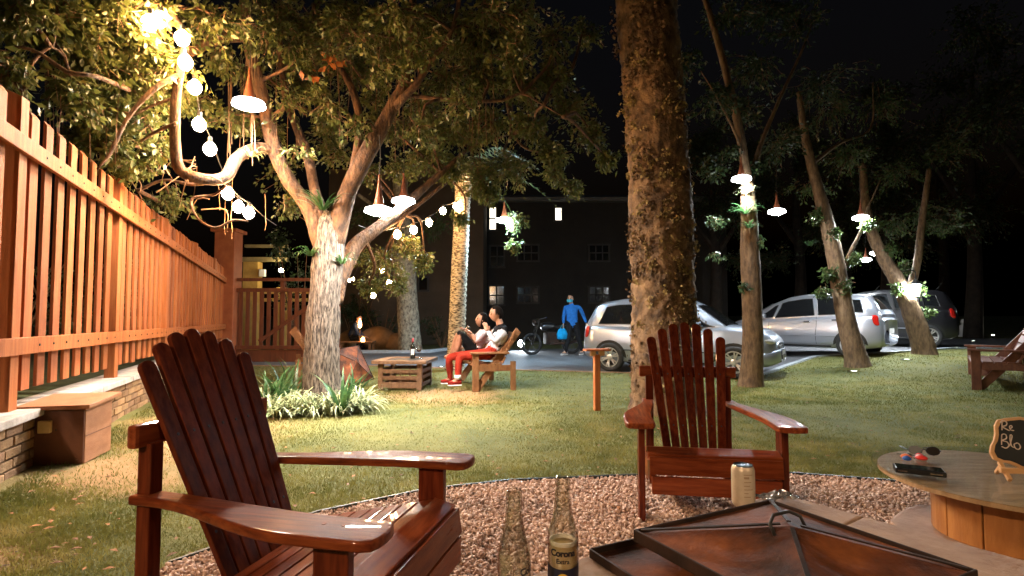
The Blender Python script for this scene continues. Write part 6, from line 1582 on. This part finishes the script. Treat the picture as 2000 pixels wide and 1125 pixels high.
person('woman in black shorts reclining against the man with her knees up', J2, B2, [SKB, TOP, BLACK, DARK], (w(941, 625, .03), Vector((-1, -.2, .2)), Vector((.1, 0, 1)), .95),
    [(J2['wrN'][0], Vector((-.7, .2, .6)), Vector((-.6, 0, -.6)), .45), (J2['wrF'][0], Vector((-.6, -.3, .6)), Vector((-.6, 0, -.6)), .45)], (HAIR, .18))
ph = empty('phone', w(914, 642, .03), 0, 'phone held up by the reclining woman', 'phone'); ph.rotation_euler = (R(60), R(15), R(-70))
mb = MB(); mb.box((0, 0, 0), (.15, .075, .009)); mb.build('body', M['black'], ph, .003)
mb = MB(); mb.box((0, 0, .0055), (.14, .068, .001)); mb.build('screen', M['carglass'], ph)
# man walking past in blue
WY2 = 15.3; wb = P(1118, 700, WY2).x; g0 = hgt(wb, WY2) + .016
def a(dx, dy, z): return Vector((wb + dx, WY2 + dy, g0 + z * .955))
BLUE = cloth('blue_shirt', (.02, .13, .42)); CHAR = cloth('charcoal_trousers', (.012, .013, .015)); MASK = cloth('face_mask', (.05, .35, .5)); GREYS = cloth('grey_shoe', (.2, .18, .18))
J3 = dict(pelvis=(a(0, 0, .93), (.155, .12)), waist=(a(0, 0, 1.08), (.155, .115)), chest=(a(-.01, 0, 1.30), (.18, .12)), neckb=(a(-.02, 0, 1.45), (.085, .07)), neck=(a(-.03, 0, 1.52), .05), skull=(a(-.04, -.02, 1.6), .055),
    shN=(a(.19, -.03, 1.40), .068), elN=(a(.31, .02, 1.15), .052), wrN=(a(.38, -.06, .93), .036), shF=(a(-.19, -.02, 1.38), .066), elF=(a(-.24, -.03, 1.12), .05), wrF=(a(-.26, -.16, .92), .034),
    hipN=(a(.09, 0, .88), .105), knN=(a(.17, -.02, .50), .072), anN=(a(.28, .10, .10), .048), toN=(a(.2, -.03, .035), .036),
    hipF=(a(-.09, 0, .88), .105), knF=(a(-.13, -.16, .50), .072), anF=(a(-.20, -.10, .10), .048), toF=(a(-.33, -.22, .035), .036))
B3 = [('pelvis', 'waist', 1), ('waist', 'chest', 1), ('chest', 'neckb', 1), ('neckb', 'neck', 0), ('neck', 'skull', 0), ('chest', 'shN', 1), ('shN', 'elN', 1), ('elN', 'wrN', 1), ('chest', 'shF', 1), ('shF', 'elF', 1), ('elF', 'wrF', 1),
      ('pelvis', 'hipN', 2), ('hipN', 'knN', 2), ('knN', 'anN', 2), ('anN', 'toN', 3), ('pelvis', 'hipF', 2), ('hipF', 'knF', 2), ('knF', 'anF', 2), ('anF', 'toF', 3)]
def walk_extra(t, b):
    shoe('s', J3['anN'][0], J3['toN'][0], GREYS, WSOLE)(t, b); shoe('s', J3['anF'][0], J3['toF'][0], GREYS, WSOLE)(t, b)
    c = a(-.05, -.03, 1.62) - b; mb = MB(); vs = []; fs = []
    for i in range(9):
        an = R(200 + 160 * i / 8)
        for z, r in ((.0, .098), (-.04, .106), (-.085, .088)): vs.append(c + Vector((math.cos(an) * r * .85 - .02, math.sin(an) * r, z)))
        if i:
            for k in range(2): fs.append(((i - 1) * 3 + k, i * 3 + k, i * 3 + k + 1, (i - 1) * 3 + k + 1))
    mb.add(vs, fs); mb.build('face_mask', MASK, t, 0, True)
person('person in blue shirt and face mask walking along the lane', J3, B3, [SKA, BLUE, CHAR, SKA, DARK], (a(-.05, -.03, 1.63), Vector((-.45, -1, 0)), Vector((0, 0, 1)), 1.0),
    [(J3['wrN'][0], Vector((.25, -.1, -1)), Vector((-1, 0, 0)), .3), (J3['wrF'][0], Vector((-.1, -.2, -1)), Vector((1, 0, 0)), .45)], (HAIR, .02), 'pelvis', walk_extra)
def bag():
    p = a(-.30, -.22, .62); t = empty('shopping_bag', p, R(15), 'bright blue bag hanging from the walking person\'s hand', 'bag')
    mb = MB(); vs = []; fs = []
    for i, (z, wx, wy) in enumerate(((-.14, .10, .05), (-.12, .14, .08), (0, .15, .09), (.1, .12, .05), (.15, .08, .02))):
        for k in range(12):
            an = k * .5236; vs.append((wx * math.cos(an) * (1 + .06 * math.sin(k * 2 + i)), wy * math.sin(an), z))
        if i:
            for k in range(12): fs.append(((i - 1) * 12 + k, (i - 1) * 12 + (k + 1) % 12, i * 12 + (k + 1) % 12, i * 12 + k))
    fs += [tuple(reversed(range(12))), tuple(48 + k for k in range(12))]; mb.add(vs, fs); mb.build('sack', cloth('bag_blue', (.01, .25, .55)), t, 0, True)
    mb = MB(); mb.tube([(-.06, 0, .14), (0, 0, .26), (.06, 0, .14)], .006, 6); mb.build('handle', MASK, t)
bag()
# crouching person by the candle
CYY = 17.5; cb = P(692, 660, CYY).x
def e(dx, dy, z): return Vector((cb + dx, CYY + dy, z))
JK = cloth('dark_blue_jacket', (.02, .03, .07), (.05, .07, .12))
J4 = dict(pelvis=(e(-.12, .1, .40), (.15, .13)), waist=(e(-.08, .08, .55), (.14, .12)), chest=(e(.03, 0, .76), (.17, .13)), neckb=(e(.09, -.03, .88), (.08, .07)), neck=(e(.12, -.05, .93), .05), skull=(e(.16, -.08, 1.0), .055),
    shN=(e(.08, -.2, .80), .065), elN=(e(.18, -.3, .58), .05), wrN=(e(.3, -.34, .48), .034), shF=(e(.02, .2, .80), .065), elF=(e(.12, .25, .56), .05), wrF=(e(.28, .1, .45), .034),
    hipN=(e(-.08, 0, .40), .1), knN=(e(.25, -.22, .42), .07), anN=(e(.12, -.2, .08), .046), toN=(e(.26, -.26, .04), .036), hipF=(e(-.08, .2, .40), .1), knF=(e(.25, .25, .42), .07), anF=(e(.1, .25, .08), .046), toF=(e(.24, .27, .04), .036))
person('person in a dark blue jacket crouching by the candle beyond the lane', J4, B3, [SKA, JK, CHAR, CHAR, DARK], (e(.17, -.09, 1.02), Vector((.8, -.6, -.3)), Vector((.2, 0, 1)), 1.0),
    [(J4['wrN'][0], Vector((1, 0, -.2)), Vector((0, 0, -1)), .4), (J4['wrF'][0], Vector((1, -.2, -.2)), Vector((0, 0, -1)), .4)], (HAIR, .02))
